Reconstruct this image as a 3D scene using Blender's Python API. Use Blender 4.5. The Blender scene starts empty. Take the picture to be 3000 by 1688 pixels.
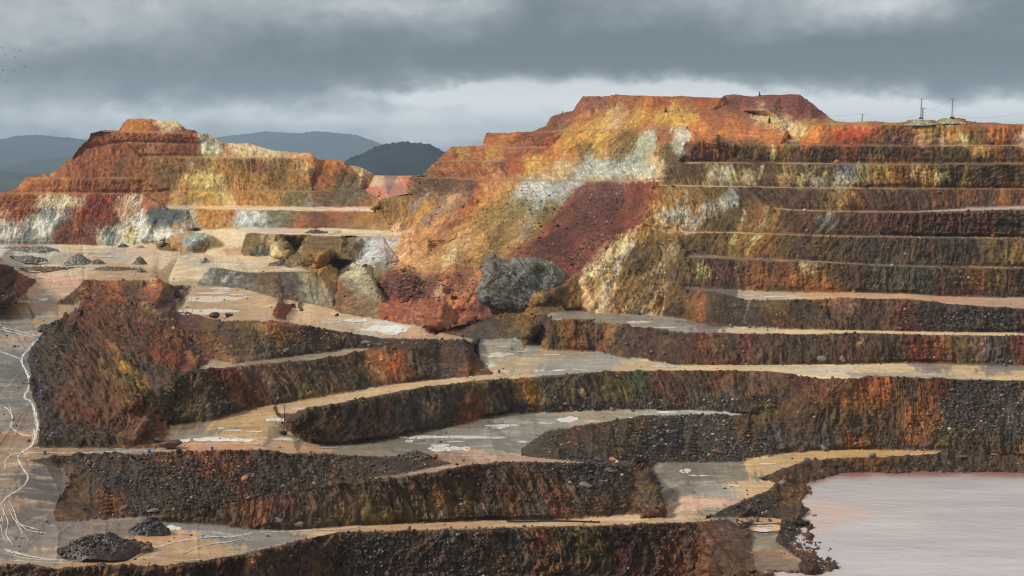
import bpy, bmesh, math, random, time
import numpy as np
from mathutils import Vector, Matrix
from mathutils.geometry import delaunay_2d_cdt
from mathutils.bvhtree import BVHTree
T0 = time.time()
scene = bpy.context.scene
# ------------------------------------------------------------------ camera
LIMIT, ALB, HAZE, SAT, DENOISE = 4.3, 1.0, 0.000045, 0.97, True
F_PX, W_PX, H_PX, HORIZON = 4000.0, 3000.0, 1688.0, 470.0
ZC = 150.0                                   # height of the viewpoint above the lowest ground
TILT = math.atan((H_PX / 2 - HORIZON) / F_PX)
cam_data = bpy.data.cameras.new('camera')
cam_data.sensor_width = 36.0
cam_data.lens = 36.0 * F_PX / W_PX
cam_data.clip_start = 1.0
cam_data.clip_end = 120000.0
cam = bpy.data.objects.new('camera', cam_data)
scene.collection.objects.link(cam)
cam.location = (0, 0, ZC)
cam.rotation_euler = (math.pi / 2 - TILT, 0, 0)
scene.camera = cam
# ------------------------------------------------------------------ sky and sun (overcast)
EXPO = 0.93
SUN_EL, SUN_AZ = math.radians(40), math.radians(-105)     # azimuth clockwise from the view direction
world = bpy.data.worlds.new('World')
scene.world = world
world.use_nodes = True
def build_world():
    nt = world.node_tree
    N, K = nt.nodes, nt.links
    N.clear()
    def node(t, **kw):
        n = N.new(t)
        for k, v in kw.items(): setattr(n, k, v)
        return n
    def math_(op, a, b=None, c=None, clamp=False):
        n = node('ShaderNodeMath', operation=op, use_clamp=clamp)
        for i, v in enumerate((a, b, c)):
            if v is None: continue
            if isinstance(v, (int, float)): n.inputs[i].default_value = v
            else: K.new(v, n.inputs[i])
        return n.outputs[0]
    tc = node('ShaderNodeTexCoord')
    sep = node('ShaderNodeSeparateXYZ'); K.new(tc.outputs['Generated'], sep.inputs[0])
    # bearing (u, to the right) and elevation (v, up) in degrees
    u = math_('MULTIPLY', math_('ARCTAN2', sep.outputs[0], sep.outputs[1]), 57.29578)
    v = math_('MULTIPLY', math_('ARCSINE', sep.outputs[2]), 57.29578)
    comb = node('ShaderNodeCombineXYZ')
    K.new(u, comb.inputs[0]); K.new(math_('MULTIPLY', v, 1.55), comb.inputs[1])
    def noise(scale, detail, rough=0.55, off=0.0, dist=0.0):
        mp = node('ShaderNodeMapping'); mp.inputs['Location'].default_value = (off, off * 1.7, off * 0.3)
        K.new(comb.outputs[0], mp.inputs[0])
        n = node('ShaderNodeTexNoise'); n.inputs['Scale'].default_value = scale; n.inputs['Detail'].default_value = detail
        n.inputs['Roughness'].default_value = rough; n.inputs['Distortion'].default_value = dist
        K.new(mp.outputs[0], n.inputs['Vector'])
        return n.outputs['Fac']
    wu = math_('MULTIPLY_ADD', noise(0.22, 6, 0.6, 3.1), 7.0, -3.5)
    wv = math_('MULTIPLY_ADD', noise(0.30, 6, 0.6, 17.7), 2.2, -1.1)
    uu, vv = math_('ADD', u, wu), math_('ADD', v, wv)
    total = None
    # cloud masses: bearing, elevation, half width, half height (degrees), brightness change
    for bu, bv, su, sv, am in BLOBS:
        a = math_('MULTIPLY', math_('SUBTRACT', uu, bu), 1.0 / su)
        b = math_('MULTIPLY', math_('SUBTRACT', vv, bv), 1.0 / sv)
        q = math_('ADD', math_('MULTIPLY', a, a), math_('MULTIPLY', b, b))
        e = math_('MULTIPLY', math_('POWER', 2.718, math_('MULTIPLY', q, -1.0)), am)
        total = e if total is None else math_('ADD', total, e)
    fine = math_('MULTIPLY_ADD', noise(0.42, 8, 0.58, 41.0, 0.3), 0.60, -0.30)
    fine2 = math_('MULTIPLY_ADD', noise(1.6, 6, 0.6, 9.0), 0.26, -0.13)
    fine = math_('ADD', fine, fine2)
    tone = math_('ADD', math_('ADD', math_('MULTIPLY', total, 1.25), fine), SKY_BASE)
    ramp = node('ShaderNodeValToRGB')
    K.new(tone, ramp.inputs[0])
    cr = ramp.color_ramp
    cr.interpolation = 'B_SPLINE'
    def lin(c): return tuple(((x / 255 + 0.055) / 1.055) ** 2.4 if x > 10 else x / 255 / 12.92 for x in c) + (1,)
    stops = [(0.0, (97, 105, 113)), (0.22, (120, 129, 136)), (0.45, (151, 158, 163)), (0.7, (188, 193, 196)), (1.0, (234, 236, 236))]
    cr.elements[0].position, cr.elements[0].color = stops[0][0], lin(stops[0][1])
    cr.elements[1].position, cr.elements[1].color = stops[-1][0], lin(stops[-1][1])
    for p_, c_ in stops[1:-1]:
        e = cr.elements.new(p_); e.color = lin(c_)
    # an overcast sky is brighter towards the zenith
    up = node('ShaderNodeMapRange', interpolation_type='SMOOTHSTEP')
    for nm, val in (('From Min', 9.0), ('From Max', 55.0), ('To Min', 1.0), ('To Max', ZENITH)): up.inputs[nm].default_value = val
    K.new(v, up.inputs['Value'])
    hz = node('ShaderNodeMapRange', interpolation_type='SMOOTHSTEP')      # brighter band of thin cloud at the horizon
    for nm, val in (('From Min', 1.2), ('From Max', 4.2), ('To Min', 2.05), ('To Max', 1.0)): hz.inputs[nm].default_value = val
    K.new(v, hz.inputs['Value'])
    wm = node('ShaderNodeMapRange', interpolation_type='SMOOTHSTEP')
    for nm, val in (('From Min', 9.0), ('From Max', 25.0)): wm.inputs[nm].default_value = val
    K.new(v, wm.inputs['Value'])
    tint = node('ShaderNodeMix', data_type='RGBA', blend_type='MULTIPLY'); K.new(wm.outputs[0], tint.inputs['Factor'])
    K.new(ramp.outputs[0], tint.inputs['A']); tint.inputs['B'].default_value = (1.16, 1.0, 0.86, 1)
    bgc = node('ShaderNodeBackground'); K.new(tint.outputs['Result'], bgc.inputs[0]); K.new(math_('MULTIPLY', math_('MULTIPLY', up.outputs[0], hz.outputs[0]), 2.0 ** -EXPO), bgc.inputs[1])
    sky = node('ShaderNodeTexSky', sky_type='NISHITA', sun_disc=False)
    sky.sun_elevation, sky.sun_rotation = SUN_EL, SUN_AZ
    bgs = node('ShaderNodeBackground'); K.new(sky.outputs[0], bgs.inputs[0]); bgs.inputs[1].default_value = 0.1
    mix = node('ShaderNodeMixShader'); mix.inputs[0].default_value = 0.95
    K.new(bgs.outputs[0], mix.inputs[1]); K.new(bgc.outputs[0], mix.inputs[2])
    out = node('ShaderNodeOutputWorld'); K.new(mix.outputs[0], out.inputs[0])
    world.cycles.sampling_method = 'MANUAL'; world.cycles.sample_map_resolution = 512
SKY_BASE, ZENITH = 0.42, 1.55
BLOBS = [(-18, 5.6, 5, 1.3, 0.22), (-13, 6.6, 5, 0.8, 0.14), (-4, 6.4, 5, 0.8, 0.24), (-9, 4.2, 7, 1.2, -0.2), (-17, 3.3, 6, 0.8, -0.16), (-11, 2.8, 5, 0.8, -0.16),
         (2.5, 6.0, 4, 1.2, -0.26), (2, 4.3, 8, 0.9, -0.3), (9, 3.9, 8, 1.0, -0.3), (18, 3.4, 6, 1.0, -0.34), (20, 5.8, 3, 1.6, -0.24), (13, 4.8, 6, 0.8, -0.16),
         (9, 6.6, 6, 0.7, 0.12), (15.5, 6.2, 2.8, 0.9, 0.34), (-3.5, 2.7, 3.5, 0.35, 0.5), (0.5, 2.5, 4.5, 0.75, 0.6), (-2.5, 1.2, 5, 0.7, 0.45), (7.5, 2.7, 3.4, 0.9, 0.85),
         (12.5, 2.0, 5, 0.8, 0.85), (19, 1.4, 6, 0.8, 0.85), (-16, 1.6, 6, 0.7, 0.36), (-8, 1.8, 4, 0.6, 0.3), (-6.2, 2.3, 1.0, 1.0, -0.1)]
build_world()
sun_data = bpy.data.lights.new('sun', 'SUN')
sun_data.energy = 1.5
sun_data.angle = math.radians(10)
sun_data.color = (1.0, 0.93, 0.84)
sun = bpy.data.objects.new('sun', sun_data)
scene.collection.objects.link(sun)
_d = Vector((math.sin(SUN_AZ) * math.cos(SUN_EL), math.cos(SUN_AZ) * math.cos(SUN_EL), math.sin(SUN_EL)))
sun.rotation_euler = _d.to_track_quat('Z', 'Y').to_euler()
sun.location = _d * 600
scene.view_settings.view_transform = 'Standard'
scene.view_settings.look = 'None'
scene.view_settings.exposure = EXPO
scene.view_settings.gamma = 1.0
scene.view_settings.use_curve_mapping = False
scene.cycles.use_denoising = DENOISE
scene.cycles.use_adaptive_sampling = False
scene.cycles.pixel_filter_type = 'BLACKMAN_HARRIS'
scene.cycles.filter_width = 1.15
scene.cycles.max_bounces = 5
scene.cycles.diffuse_bounces = 3
scene.cycles.volume_bounces = 0

# ------------------------------------------------------------------ survey helpers
CT, ST = math.cos(TILT), math.sin(TILT)
def ray(px, py):
    """world direction through a survey bearing (forward component 1)"""
    u = (np.asarray(px, float) - W_PX / 2) / F_PX
    v = -(np.asarray(py, float) - H_PX / 2) / F_PX
    dy = CT + v * ST
    dz = -ST + v * CT
    return u / dy, np.ones_like(u), dz / dy
def pos(px, py, D):
    a, b, c = ray(px, py)
    D = np.asarray(D, float)
    return np.stack([a * D, b * D, ZC + c * D], -1)
S_ = 1 / 2.415
CROP = {'A': (0, 200, S_), 'B': (1000, 200, S_), 'C': (2000, 200, S_), 'D': (0, 700, S_), 'E': (1000, 700, S_),
        'F': (2000, 700, S_), 'G': (0, 1088, S_), 'H': (1000, 1088, S_), 'I': (2000, 1088, S_), 'P': (0, 0, 1.0),
        'J': (0, 0, 0.5823), 'K': (1500, 0, 0.5823), 'M': (2400, 240, 0.2329)}
def pt(letter, x, y):
    ox, oy, s = CROP[letter]
    return ox + x * s, oy + y * s
def parse(txt):
    """'C 0,5:21 10,6 F 3,4' -> list of (px, py, value or None)"""
    out, cur = [], None
    for tok in txt.replace('|', ' ').split():
        if tok.isalpha():
            cur = tok
            continue
        v = None
        if ':' in tok:
            tok, v = tok.split(':')
            v = float(v)
        x, y = tok.split(',')
        px, py = pt(cur, float(x), float(y))
        out.append((px, py, v))
    return out
LINES = []
def fill(vals, pts):
    s = np.concatenate([[0], np.cumsum([max(1e-3, math.hypot(pts[i + 1][0] - pts[i][0], pts[i + 1][1] - pts[i][1])) for i in range(len(pts) - 1)])])
    k = [i for i, v in enumerate(vals) if v is not None]
    return np.interp(s, s[k], [vals[i] for i in k])
def L(mode, txt, back=None, dens=40):
    """a break line of the survey; mode z = heights below the viewpoint, D = distances; back = distance of the ground seen just past it"""
    p = parse(txt)
    v = fill([q[2] for q in p], p)
    P = [(q[0], q[1]) for q in p]
    # extend past the sides of the survey
    if P[0][0] <= 3: P[0] = (-260, P[0][1])
    if P[-1][0] >= 2997: P[-1] = (3260, P[-1][1])
    X, Y, V = [P[0][0]], [P[0][1]], [v[0]]
    for i in range(len(P) - 1):
        n = max(1, int(math.hypot(P[i + 1][0] - P[i][0], P[i + 1][1] - P[i][1]) / dens))
        for k in range(1, n + 1):
            t = k / n
            X.append(P[i][0] + t * (P[i + 1][0] - P[i][0])); Y.append(P[i][1] + t * (P[i + 1][1] - P[i][1])); V.append(v[i] + t * (v[i + 1] - v[i]))
    X, Y, V = np.array(X), np.array(Y), np.array(V)
    if mode == 'z':
        V = V / ray(X, Y)[2]
    LINES.append((X, Y, V))
    if back is not None:
        b = back if hasattr(back, '__len__') else (back, back)
        D2 = np.linspace(b[0], b[1], len(X))
        d = np.hypot(np.gradient(X), np.gradient(Y)) + 1e-6
        nx, ny = np.gradient(Y) / d, -np.gradient(X) / d
        sg = np.sign(-ny.sum()) or 1
        LINES.append((X + nx * sg * 5, Y + ny * sg * 5, D2))
    return X, Y, V

# skyline of the near terrain
SKY = L('D', """A 0,910:1045 30,880 120,855 190,770:1060 280,765 310,748 350,765 470,665:1075 510,635 560,560 630,500 640,460:1092 700,440
840,440:1100 905,365:1112 1050,365 1150,375 1245,375 1310,430:1108 1380,440 1400,460 1480,465 1530,515:1098 1600,535 1790,540:1095 1850,565 1950,585
2100,600 2190,600 2240,640:1085 2300,650 2410,655 B 60,690:1085 150,710 240,758:1090 300,760:1200 400,761 505,760:1200 580,755:990 640,700 690,645 740,600 780,560:1010
870,555 960,550 1005,545 1035,460:1030 1170,458 1340,455:1010 1450,410 1490,340:1030 1640,300 1710,205:1045 1900,200 1950,190 2060,195 2330,200 2410,197:1030
C 100,205 270,210:1010 300,192:1040 370,185 430,195 500,200 560,190 620,188 690,190 770,183 820,185:1040 900,240 1000,320 1060,370:1010 1170,385:930 1250,380 1350,375 1480,385 1580,380:900
1620,365:880 1750,365 1800,374 1840,354 1960,352 2000,370:885 2080,385 2200,385 2300,395 2415,395:885""", dens=25)
# ---- left hill
L('D', "A 0,1245:1016 200,1248 480,1245 700,1238 1000,1245 1090,1235 1180,1215:1000")
L('D', "A 30,888:1045 300,884 700,884 1000,886:1045")
L('D', "A 1000,892:1038 700,890 300,890 40,894:1038")
L('D', "A 195,780:1058 350,775 680,778 960,775:1056")
L('D', "A 350,783:1052 680,786 960,783:1050")
L('D', "A 990,628:1083 1240,628 1500,629 1800,632 2000,634 2195,638:1079")
L('D', "A 990,634:1072 1240,635 1500,636 1800,638 2000,640 2215,646:1070")
L('D', "A 640,562:1088 890,530:1090 1400,540:1089")
L('D', "A 700,447:1096 840,446 1100,456 1300,462 1430,464:1092")
L('D', "A 1230,868:1042 1600,872 2200,868:1040")
L('D', "A 1230,876:1036 1600,880 2200,876:1034")
L('D', "A 1170,975:1022 1450,984 1700,984 1950,974 2300,984:1012 2415,988 B 0,988:1010 130,985 245,985:1005")
L('D', "A 1170,983:1008 1450,992 1700,993 1950,985 2280,995:1000 2415,1012 B 0,1012:998 120,1015 240,1010:990")
L('D', "A 1370,1150:985 1640,1135 1830,1130 2170,1135 2415,1140:960 B 0,1165:950 160,1165 480,1158:920")
# ---- saddle, mounds by it
L('D', "B 0,845:1050 60,850 130,860 200,890 260,930 290,950:1000")
L('D', "B 300,762:1085 240,800:1060 160,850:1050")
L('D', "B 505,763:1150 470,830:1080 460,880:1010 490,892:985")
L('D', "B 250,985:980 300,940 330,912:946 520,897:940 700,900 880,897:918")
L('D', "B 480,888:946 640,890 880,891:925")
# ---- right hill
L('D', "B 500,768:970 760,776 1000,786:948 1300,788 1700,793 2210,790:872")
L('D', "B 505,777:962 760,785 1000,795:938 1300,798 1700,801 2195,800:860")
L('D', "B 700,652:992 1100,655 1500,650:965 1700,640:950")
L('D', "B 700,659:982 1100,662 1500,657:955 1700,648:945")
L('D', "B 1010,551:1012 1170,566 1500,560:985")
L('D', "B 1350,452:1005 1510,448:1000 1790,434:985 2000,428 2330,415:955 2415,402:945")
L('D', "B 1500,455:992 1790,442:975 2000,436 2330,424:945 2415,411:935")
L('D', "B 1780,350:1010 2050,330 2300,312 2410,305:985 C 60,302 200,305 330,312:970 480,298 600,300:965")
L('D', "C 270,215:1000 300,260:995 400,300:985 700,362:960 900,370:950 1050,373:950")
L('D', "C 600,300:960 700,375:935 760,410:915")
L('D', "C 130,500:900 200,400:925 330,330:950")
# hill slope down to the pit
L('D', "B 480,1168:912 420,1185 150,1190 10,1185:925")
L('z', "B 0,1362:-66 100,1375 200,1400 310,1398 410,1368:-64")
L('D', "B 880,905:914 700,1020:915 480,1160:915")
L('D', "B 600,1200:905 660,1270 820,1215:880")
L('D', "B 1100,800:930 800,1220:880 500,1400:840")
L('D', "B 1700,805:890 1500,1060:835 1300,1350:775")
# ---- spur flank (valley with the red slope)
SP = "C 150,508:845 60,565:843 0,612:842 B 2360,660:835 2300,715:828 2250,785:820 2215,850:808 2190,905:800 2160,1000:785 2125,1100:765 2000,1175:752 1900,1225:745 1860,1330:735 1700,1449:722 E 1560,330:708 1490,395:700 1400,460:692"
L('D', SP)
L('D', "C 130,505:890 40,562 B 2380,620:885 2340,655:880 2280,710:875 2235,775:868")
# ---- right terraces
L('D', "C 730,425:905 910,413:878 1100,407 1400,403:858 1900,406 2415,408:855")
L('D', "C 740,495:890 900,522:870 1060,540:856 1400,541:850 2415,543:848")
L('D', "C 150,512:842 330,536:840 800,543:838 1500,549 2415,551:834")
L('D', "C 0,665:842 150,660:838 640,668:833 900,673 1500,676 2415,669:828")
L('D', "B 2300,722:826 C 0,676:828 300,674 640,677 1080,682 1500,685:816 2415,675:812")
L('D', "B 2230,830:812 C 0,825:812 400,836 820,843 1300,846 2000,853 2415,851:808")
L('D', "B 2225,838:806 C 0,838:804 430,843 900,849 1400,854:790 2415,857:782")
L('D', "C 620,983:786 800,1000 1300,1010 1650,1010 2000,992 2415,958:774")
L('D', "C 620,990:776 740,1007 1200,1019 1640,1022:752 2000,1014 2415,987:744")
L('D', "B 2130,1120:764 2350,1160 C 0,1155:764 450,1160 700,1175:758 1000,1183 1500,1188 2415,1203:740")
L('D', "B 2125,1130:756 2350,1168 C 0,1166:750 300,1166 450,1169:742 1000,1191:730 1500,1197 2415,1212:718")
L('D', "F 40,100:736 300,123:730 600,137 900,152:718 1300,177 1700,192 2415,205:710")
L('D', "F 0,135:722 330,148 700,164:708 1000,173 1300,186 1700,201 2415,212:688")
L('D', "E 2300,370:712 F 0,338:708 300,350 700,368:697 1200,376 1600,388 1800,402 2415,416:684")
L('D', "E 2360,400:704 F 0,354:698 180,370 280,386:685 430,426 700,432:672 1100,425 1600,428:655 1850,462 2150,484 2415,538:640")
L('D', "F 1600,396:672 1850,430 2100,468:655 2415,506:648")
L('z', "E 1600,490:-78 1800,525 1960,535 2250,545 2410,560 F 240,620:-80 450,635 1000,645 1400,648 1800,655 2415,664:-81")
L('D', "E 1372,605:655 1400,580 1450,556:666 1560,565 1780,570 1900,600:660 2050,610 2200,630 2410,655:642 F 400,672:630 760,680 1300,669:632 1700,684:628 2415,697:622")
L('z', "E 1300,770:-90.5 1450,790 1800,800:-92 1900,820 2050,850 2410,893 F 500,890:-92.5 1100,886 1600,872 2000,885 2415,903:-93")
L('D', "E 1372,610:652 1340,690:654 1300,765:650")
L('z', "G 1965,300:-93.5 D 2020,1232:-93 2120,1220 2250,1188:-91 2400,1168 E 300,1105:-90.5 600,1050 900,1020 1200,995:-92 1400,975:-92 1650,955 1900,938 2300,935:-92.5 F 0,934 600,938:-92.5 800,960 1050,980 1400,975 1800,992 2000,1000 2415,1015:-92.5")
L('z', "G 1960,310:-94.5 2050,420:-99 2150,490:-103 2300,525:-105 2410,522 H 100,508:-106 300,482 450,450 700,402:-105.5 900,352 1150,300 1450,290:-105.5 1700,276 2000,270 2410,268:-107 I 300,285 480,290 560,287:-107")
L('D', "I 560,287:580 800,248:572 950,198 1050,165:566")
# ---- centre basin
L('z', "D 2030,585:-80 2200,600:-80 2415,620 E 150,668:-84 300,685 560,700:-85 760,695 850,705:-86")
L('z', "D 1220,500:-74 1300,492 1390,330:-73 1560,330 1740,350 1900,400:-74 2000,440 2030,485:-79 2350,492:-79 E 0,530:-79.5 160,540 250,545 400,590:-80 560,632:-82 700,642 860,605:-83 700,660:-85 850,692:-87 960,715 1200,718:-88 1370,692:-89")
L('z', "D 1225,515:-75 1480,545:-75 1650,518 1900,505:-75 1800,450?".replace(" 1800,450?", "") + " 1940,520:-75 2030,588:-80")
L('D', "D 1790,470:705 1900,440:705 1970,450:700 2010,560:688")
L('D', "E 230,380:742 290,450:728 500,453 700,456 890,458 1000,462:722")
L('D', "E 290,452:728 400,590:723")
L('D', "E 900,520:722 820,600:720")
L('D', "E 330,230:775 440,210 560,262 700,270 800,240 980,290:760")
L('D', "E 700,655:690 820,630:702 1000,588 1170,530:706 1250,540 1380,575:700", back=(722, 705))
L('D', "E 1000,470:718 1250,490:712 1480,470:702 1610,480:712")
# ---- dark wall left of the basin
L('D', "D 1410,150:850 1440,142 1490,190 1690,207 1760,237:815 2200,232 2240,225:800", back=(868, 830))
L('D', "D 2050,160:838 2130,120 2220,58:830 2330,90 2415,130 E 150,200:815 280,400:760", back=(905, 800))
L('D', "D 2100,490:748 2200,250:800 2230,150:826")
# ---- flats in the middle distance
L('z', "A 0,1275:-63.5 400,1270 480,1262 900,1262 1110,1285:-63 1280,1312 1440,1312:-63 1500,1330")
L('D', "A 1110,1283:960 1200,1190:968 1310,1150:972 1420,1170 1510,1195:965 1480,1270:955 1440,1310:945", back=None)
L('D', "A 1510,1195:966 1600,1260:930 1500,1330:900")
L('z', "A 1750,1165:-50 1880,1180 2080,1180 2415,1185:-50 B 10,1183:-50")
L('z', "A 1780,1300:-60 1900,1330:-63.3 2060,1336 2110,1290:-62")
L('z', "D 1165,322:-72 1200,330 1390,328:-73")
L('z', "D 0,440:-66 60,440 190,370 262,302:-65.5")
L('D', "D 0,92:655 20,112 60,190 120,240 190,270 255,292:742", back=(900, 790))
L('z', "D 1380,200:-66 1500,140:-64.5 1800,135:-64 1900,130")
# ---- left plateau end and slope
L('z', "D 395,462:-71 480,400:-68 530,340:-66 600,290:-64.5 830,287 1040,286 1100,270:-64 1085,238:-64", back=None)
L('D', "D 1120,262:795 1130,295:735 1010,330:735 960,420:700 1010,400?".replace(" 1010,400?", ""))
L('D', "D 1130,292:735 1160,320:735 1205,445:720 1240,480:715", back=(830, 760))
L('D', "D 1240,492:690 1480,551:655 1560,582:640")
L('z', "D 620,480:-71 940,470:-69 1000,480:-69 1140,570:-71 1250,640:-73 1340,690:-74")
L('z', "D 950,440:-69 1080,500:-70 1280,640:-73")
# ---- rubble ridge, path below it
L('D', "D 1340,692:572 1380,648:575 1560,600:580 1650,585 1900,572:572 2030,592 2180,600 2300,640:588 2415,650 E 150,680:596 300,698 560,712:606 760,705 850,712:610 930,742:612")
L('z', "D 1340,700:-75 1500,850:-79 1660,880:-79.5 1900,850 2200,812 2415,790 E 0,775:-80.5 200,772 480,775:-80")
L('z', "D 1230,978:-80.5 1380,938:-79.5 1600,917 1850,890 2200,860 2415,832 E 0,825:-81 160,792 400,776 500,775:-80")
L('z', "D 1200,1400:-98 1230,1330:-96.3 1330,1300 1500,1290:-95.5 1640,1245 1700,1205 1950,1172:-93.8 2200,1132 2410,1103 E 300,1040:-91.5 550,1000 900,975 1090,965:-90.5 1030,905 990,850:-90 930,745:-89.5")
# ---- big slope in the left middle
L('z', "D 0,470:-72.5 300,466 620,470:-71.5 545,540:-74 420,570:-74.5 320,640:-77 270,700:-79 200,800:-82 190,870:-84 220,960:-86.5 240,1050:-89 230,1130:-91 260,1200:-93 275,1300:-95 280,1449:-98 G 230,545:-99.5")
L('z', "D 400,590:-74 480,900:-84 520,1100:-90 600,1350:-97", dens=60)
L('z', "D 480,900:-83.5 600,860 700,850:-80.5 830,770:-77 900,860 1000,950:-81 1230,980:-80.5")
L('z', "D 1000,955:-81.5 1010,1100:-86 1080,1380:-98")
L('z', "G 230,545:-99.5 400,548 700,553 900,552 1130,550:-98.5 1270,522:-98 1290,470 1160,440 1190,380:-97.5")
L('z', "G 560,535:-98.5 570,490:-98 700,450:-97 720,530:-98.5")
# ---- lower left: road, black slope, lower floor
L('z', "G 200,620:-101 440,602:-100.5 630,578:-99.5 1000,585 1300,570:-98.5 1700,560:-97.5 1850,550:-97 2000,580:-98.5 2410,590:-101 H 250,588:-102.5 420,598 600,600:-104 690,615 780,655:-104")
L('z', "G 200,640:-101.5 440,690:-104 490,775:-105.5 430,880:-108 370,1000:-110.5 390,1070:-112 600,1060:-112.5 820,1060:-113 1000,1030:-112.5 1480,985:-111.5 1750,920:-110 2100,860:-108.5 2410,790:-107 H 400,740:-105.5 620,695:-104.8 780,657:-104.2")
L('z', "G 1060,1048:-113 1500,992:-112 1780,935:-110.5 2100,878 2410,813:-108 H 400,762:-106 700,715:-105 950,665:-104 1100,645:-103.5 1280,640:-104 1500,645:-105 1800,662:-108 2080,672:-110 2160,720:-111")
L('D', "H 2080,672:486 2165,722:480 2205,830:470 2220,930:462 2245,995:456", back=(545, 470))
L('z', "H 1270,600:-106 1550,628:-107.5 1800,640:-109 2080,660:-112")
L('z', "H 1275,590:-106.5 1270,545:-107 1450,422:-108 1650,378 1900,342 2150,312 2410,305:-108.2 I 300,307 480,294:-107.5 555,292:-107.2")
L('z', "H 1560,622:-109 1850,625:-114 2160,640:-119 2410,650:-121 I 100,652:-121.5 400,640:-121 600,612:-120 680,580:-119.5 900,562:-119 1200,550:-118.5 1900,560:-117.7 2415,582:-117.7")
L('z', "G 1060,1062:-113.5 1500,1085:-115 1750,1112:-116.5 2050,1122 2410,1097:-119 H 400,1075:-120 1000,1052:-120.5 1600,1056 2100,1046:-121 2245,1005:-121")
# ---- bank of the pond
L('z', "I 540,752:-120.5 700,690:-120 860,630:-119.5 1000,620 1350,606 1700,591:-119.1 2415,596:-119.2")
WE = "I 2415,716:-124 1700,706 1100,716 940,752 830,792 855,850 820,900 690,922 640,962 530,1012:-124"
L('z', WE)
L('z', "I 540,760:-121 660,790:-121.5 600,850 430,922 360,942 200,1012 180,1030:-121")
L('z', "I 180,1032:-121.5 380,1042:-122 530,1030:-123 680,1042:-123")
L('z', "I 530,1016:-124 540,1030:-124 620,1050:-123.6 690,1044:-122.5 730,1042 800,1062:-122.5 915,1072:-124 900,1082 810,1095 870,1160:-124 840,1200 760,1222 830,1270 940,1310 1010,1350:-124 1040,1390 960,1422:-124 700,1420 500,1418:-124 450,1449 440,1500:-124")
L('z', "I 690,1050:-122.5 680,1140:-122.3 650,1200 700,1260 830,1330 890,1400:-122.5")
L('z', "I 400,1078:-121.5 470,1130:-123 500,1250:-123 510,1400:-123.5 440,1449:-124")
# ---- lowest face
L('z', "G 0,1372:-114.5 240,1372 400,1400 720,1372:-115 1050,1386 1300,1362 1700,1302:-116 2000,1232 2200,1182 2410,1140:-118 H 250,1140 600,1127 1000,1121 1400,1106:-119.5 1700,1102 2000,1092 2410,1076:-120 I 250,1052:-120 330,1052 400,1076:-121")
L('D', "P -260,1800:374 0,1800:374 500,1800:378 830,1800:396 1000,1800:415 1600,1800:428 2000,1800:430 2150,1780:418")
L('D', "P 2200,1800:410 2700,1800:410 3260,1800:410")
L('z', "I 2415,760:-127 1100,770:-127 930,850:-127 900,1000:-127 1000,1200:-127 1150,1420:-127")
# ---- left road floor
L('z', "G 0,560:-100 150,570:-100.5")
L('z', "G 0,900:-107 0,1300:-114 300,1340:-114.5 900,1345:-115")
L('z', "G 415,1140:-112.5 520,1080:-112.5 780,1070:-113")

def build_tin():
    verts, inv, edges = [], [], []
    key = {}
    def vid(x, y, D):
        k = (round(x, 1), round(y, 1))
        if k not in key:
            key[k] = len(verts); verts.append(Vector((x, y))); inv.append(1.0 / D)
        return key[k]
    for X, Y, D in LINES:
        ids = [vid(x, y, d) for x, y, d in zip(X, Y, D)]
        edges += [(a, b) for a, b in zip(ids, ids[1:]) if a != b]
    inv = np.array(inv)
    V, E, Fc, ov, oe, of = delaunay_2d_cdt(verts, edges, [], 0, 0.05)
    ci = np.zeros(len(V)); P = np.array([(v.x, v.y) for v in V])
    IV = np.array([(v.x, v.y) for v in verts])
    EA = np.array(edges)
    new = 0
    for i, o in enumerate(ov):
        if len(o):
            ci[i] = inv[o[0]]
        else:
            new += 1
            a, b = IV[EA[:, 0]], IV[EA[:, 1]]
            ab = b - a
            t = np.clip(((P[i] - a) * ab).sum(1) / (ab ** 2).sum(1), 0, 1)
            dist = np.hypot(*(a + ab * t[:, None] - P[i]).T)
            k = dist < 0.3
            if not k.any(): k = dist <= dist.min() + 1e-6
            ci[i] = (inv[EA[k, 0]] * (1 - t[k]) + inv[EA[k, 1]] * t[k]).mean()
            if 'DEBUG' in globals(): print('crossing near', P[i].round(0), (1 / (inv[EA[k, 0]] * (1 - t[k]) + inv[EA[k, 1]] * t[k])).round(0))
    tri = np.array([f for f in Fc if len(f) == 3])
    c = P[tri].mean(1)
    ys = np.interp(c[:, 0], SKY[0], SKY[1])
    tri = tri[(c[:, 1] > ys)]
    a, b, d = P[tri[:, 0]], P[tri[:, 1]], P[tri[:, 2]]
    area = (b[:, 0] - a[:, 0]) * (d[:, 1] - a[:, 1]) - (b[:, 1] - a[:, 1]) * (d[:, 0] - a[:, 0])
    tri = tri[abs(area) > 0.02]; area = area[abs(area) > 0.02]
    tri[area > 0] = tri[area > 0][:, ::-1]     # face the viewpoint
    print('tin', len(P), len(tri), 'new', new)
    return P, ci, tri

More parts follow.
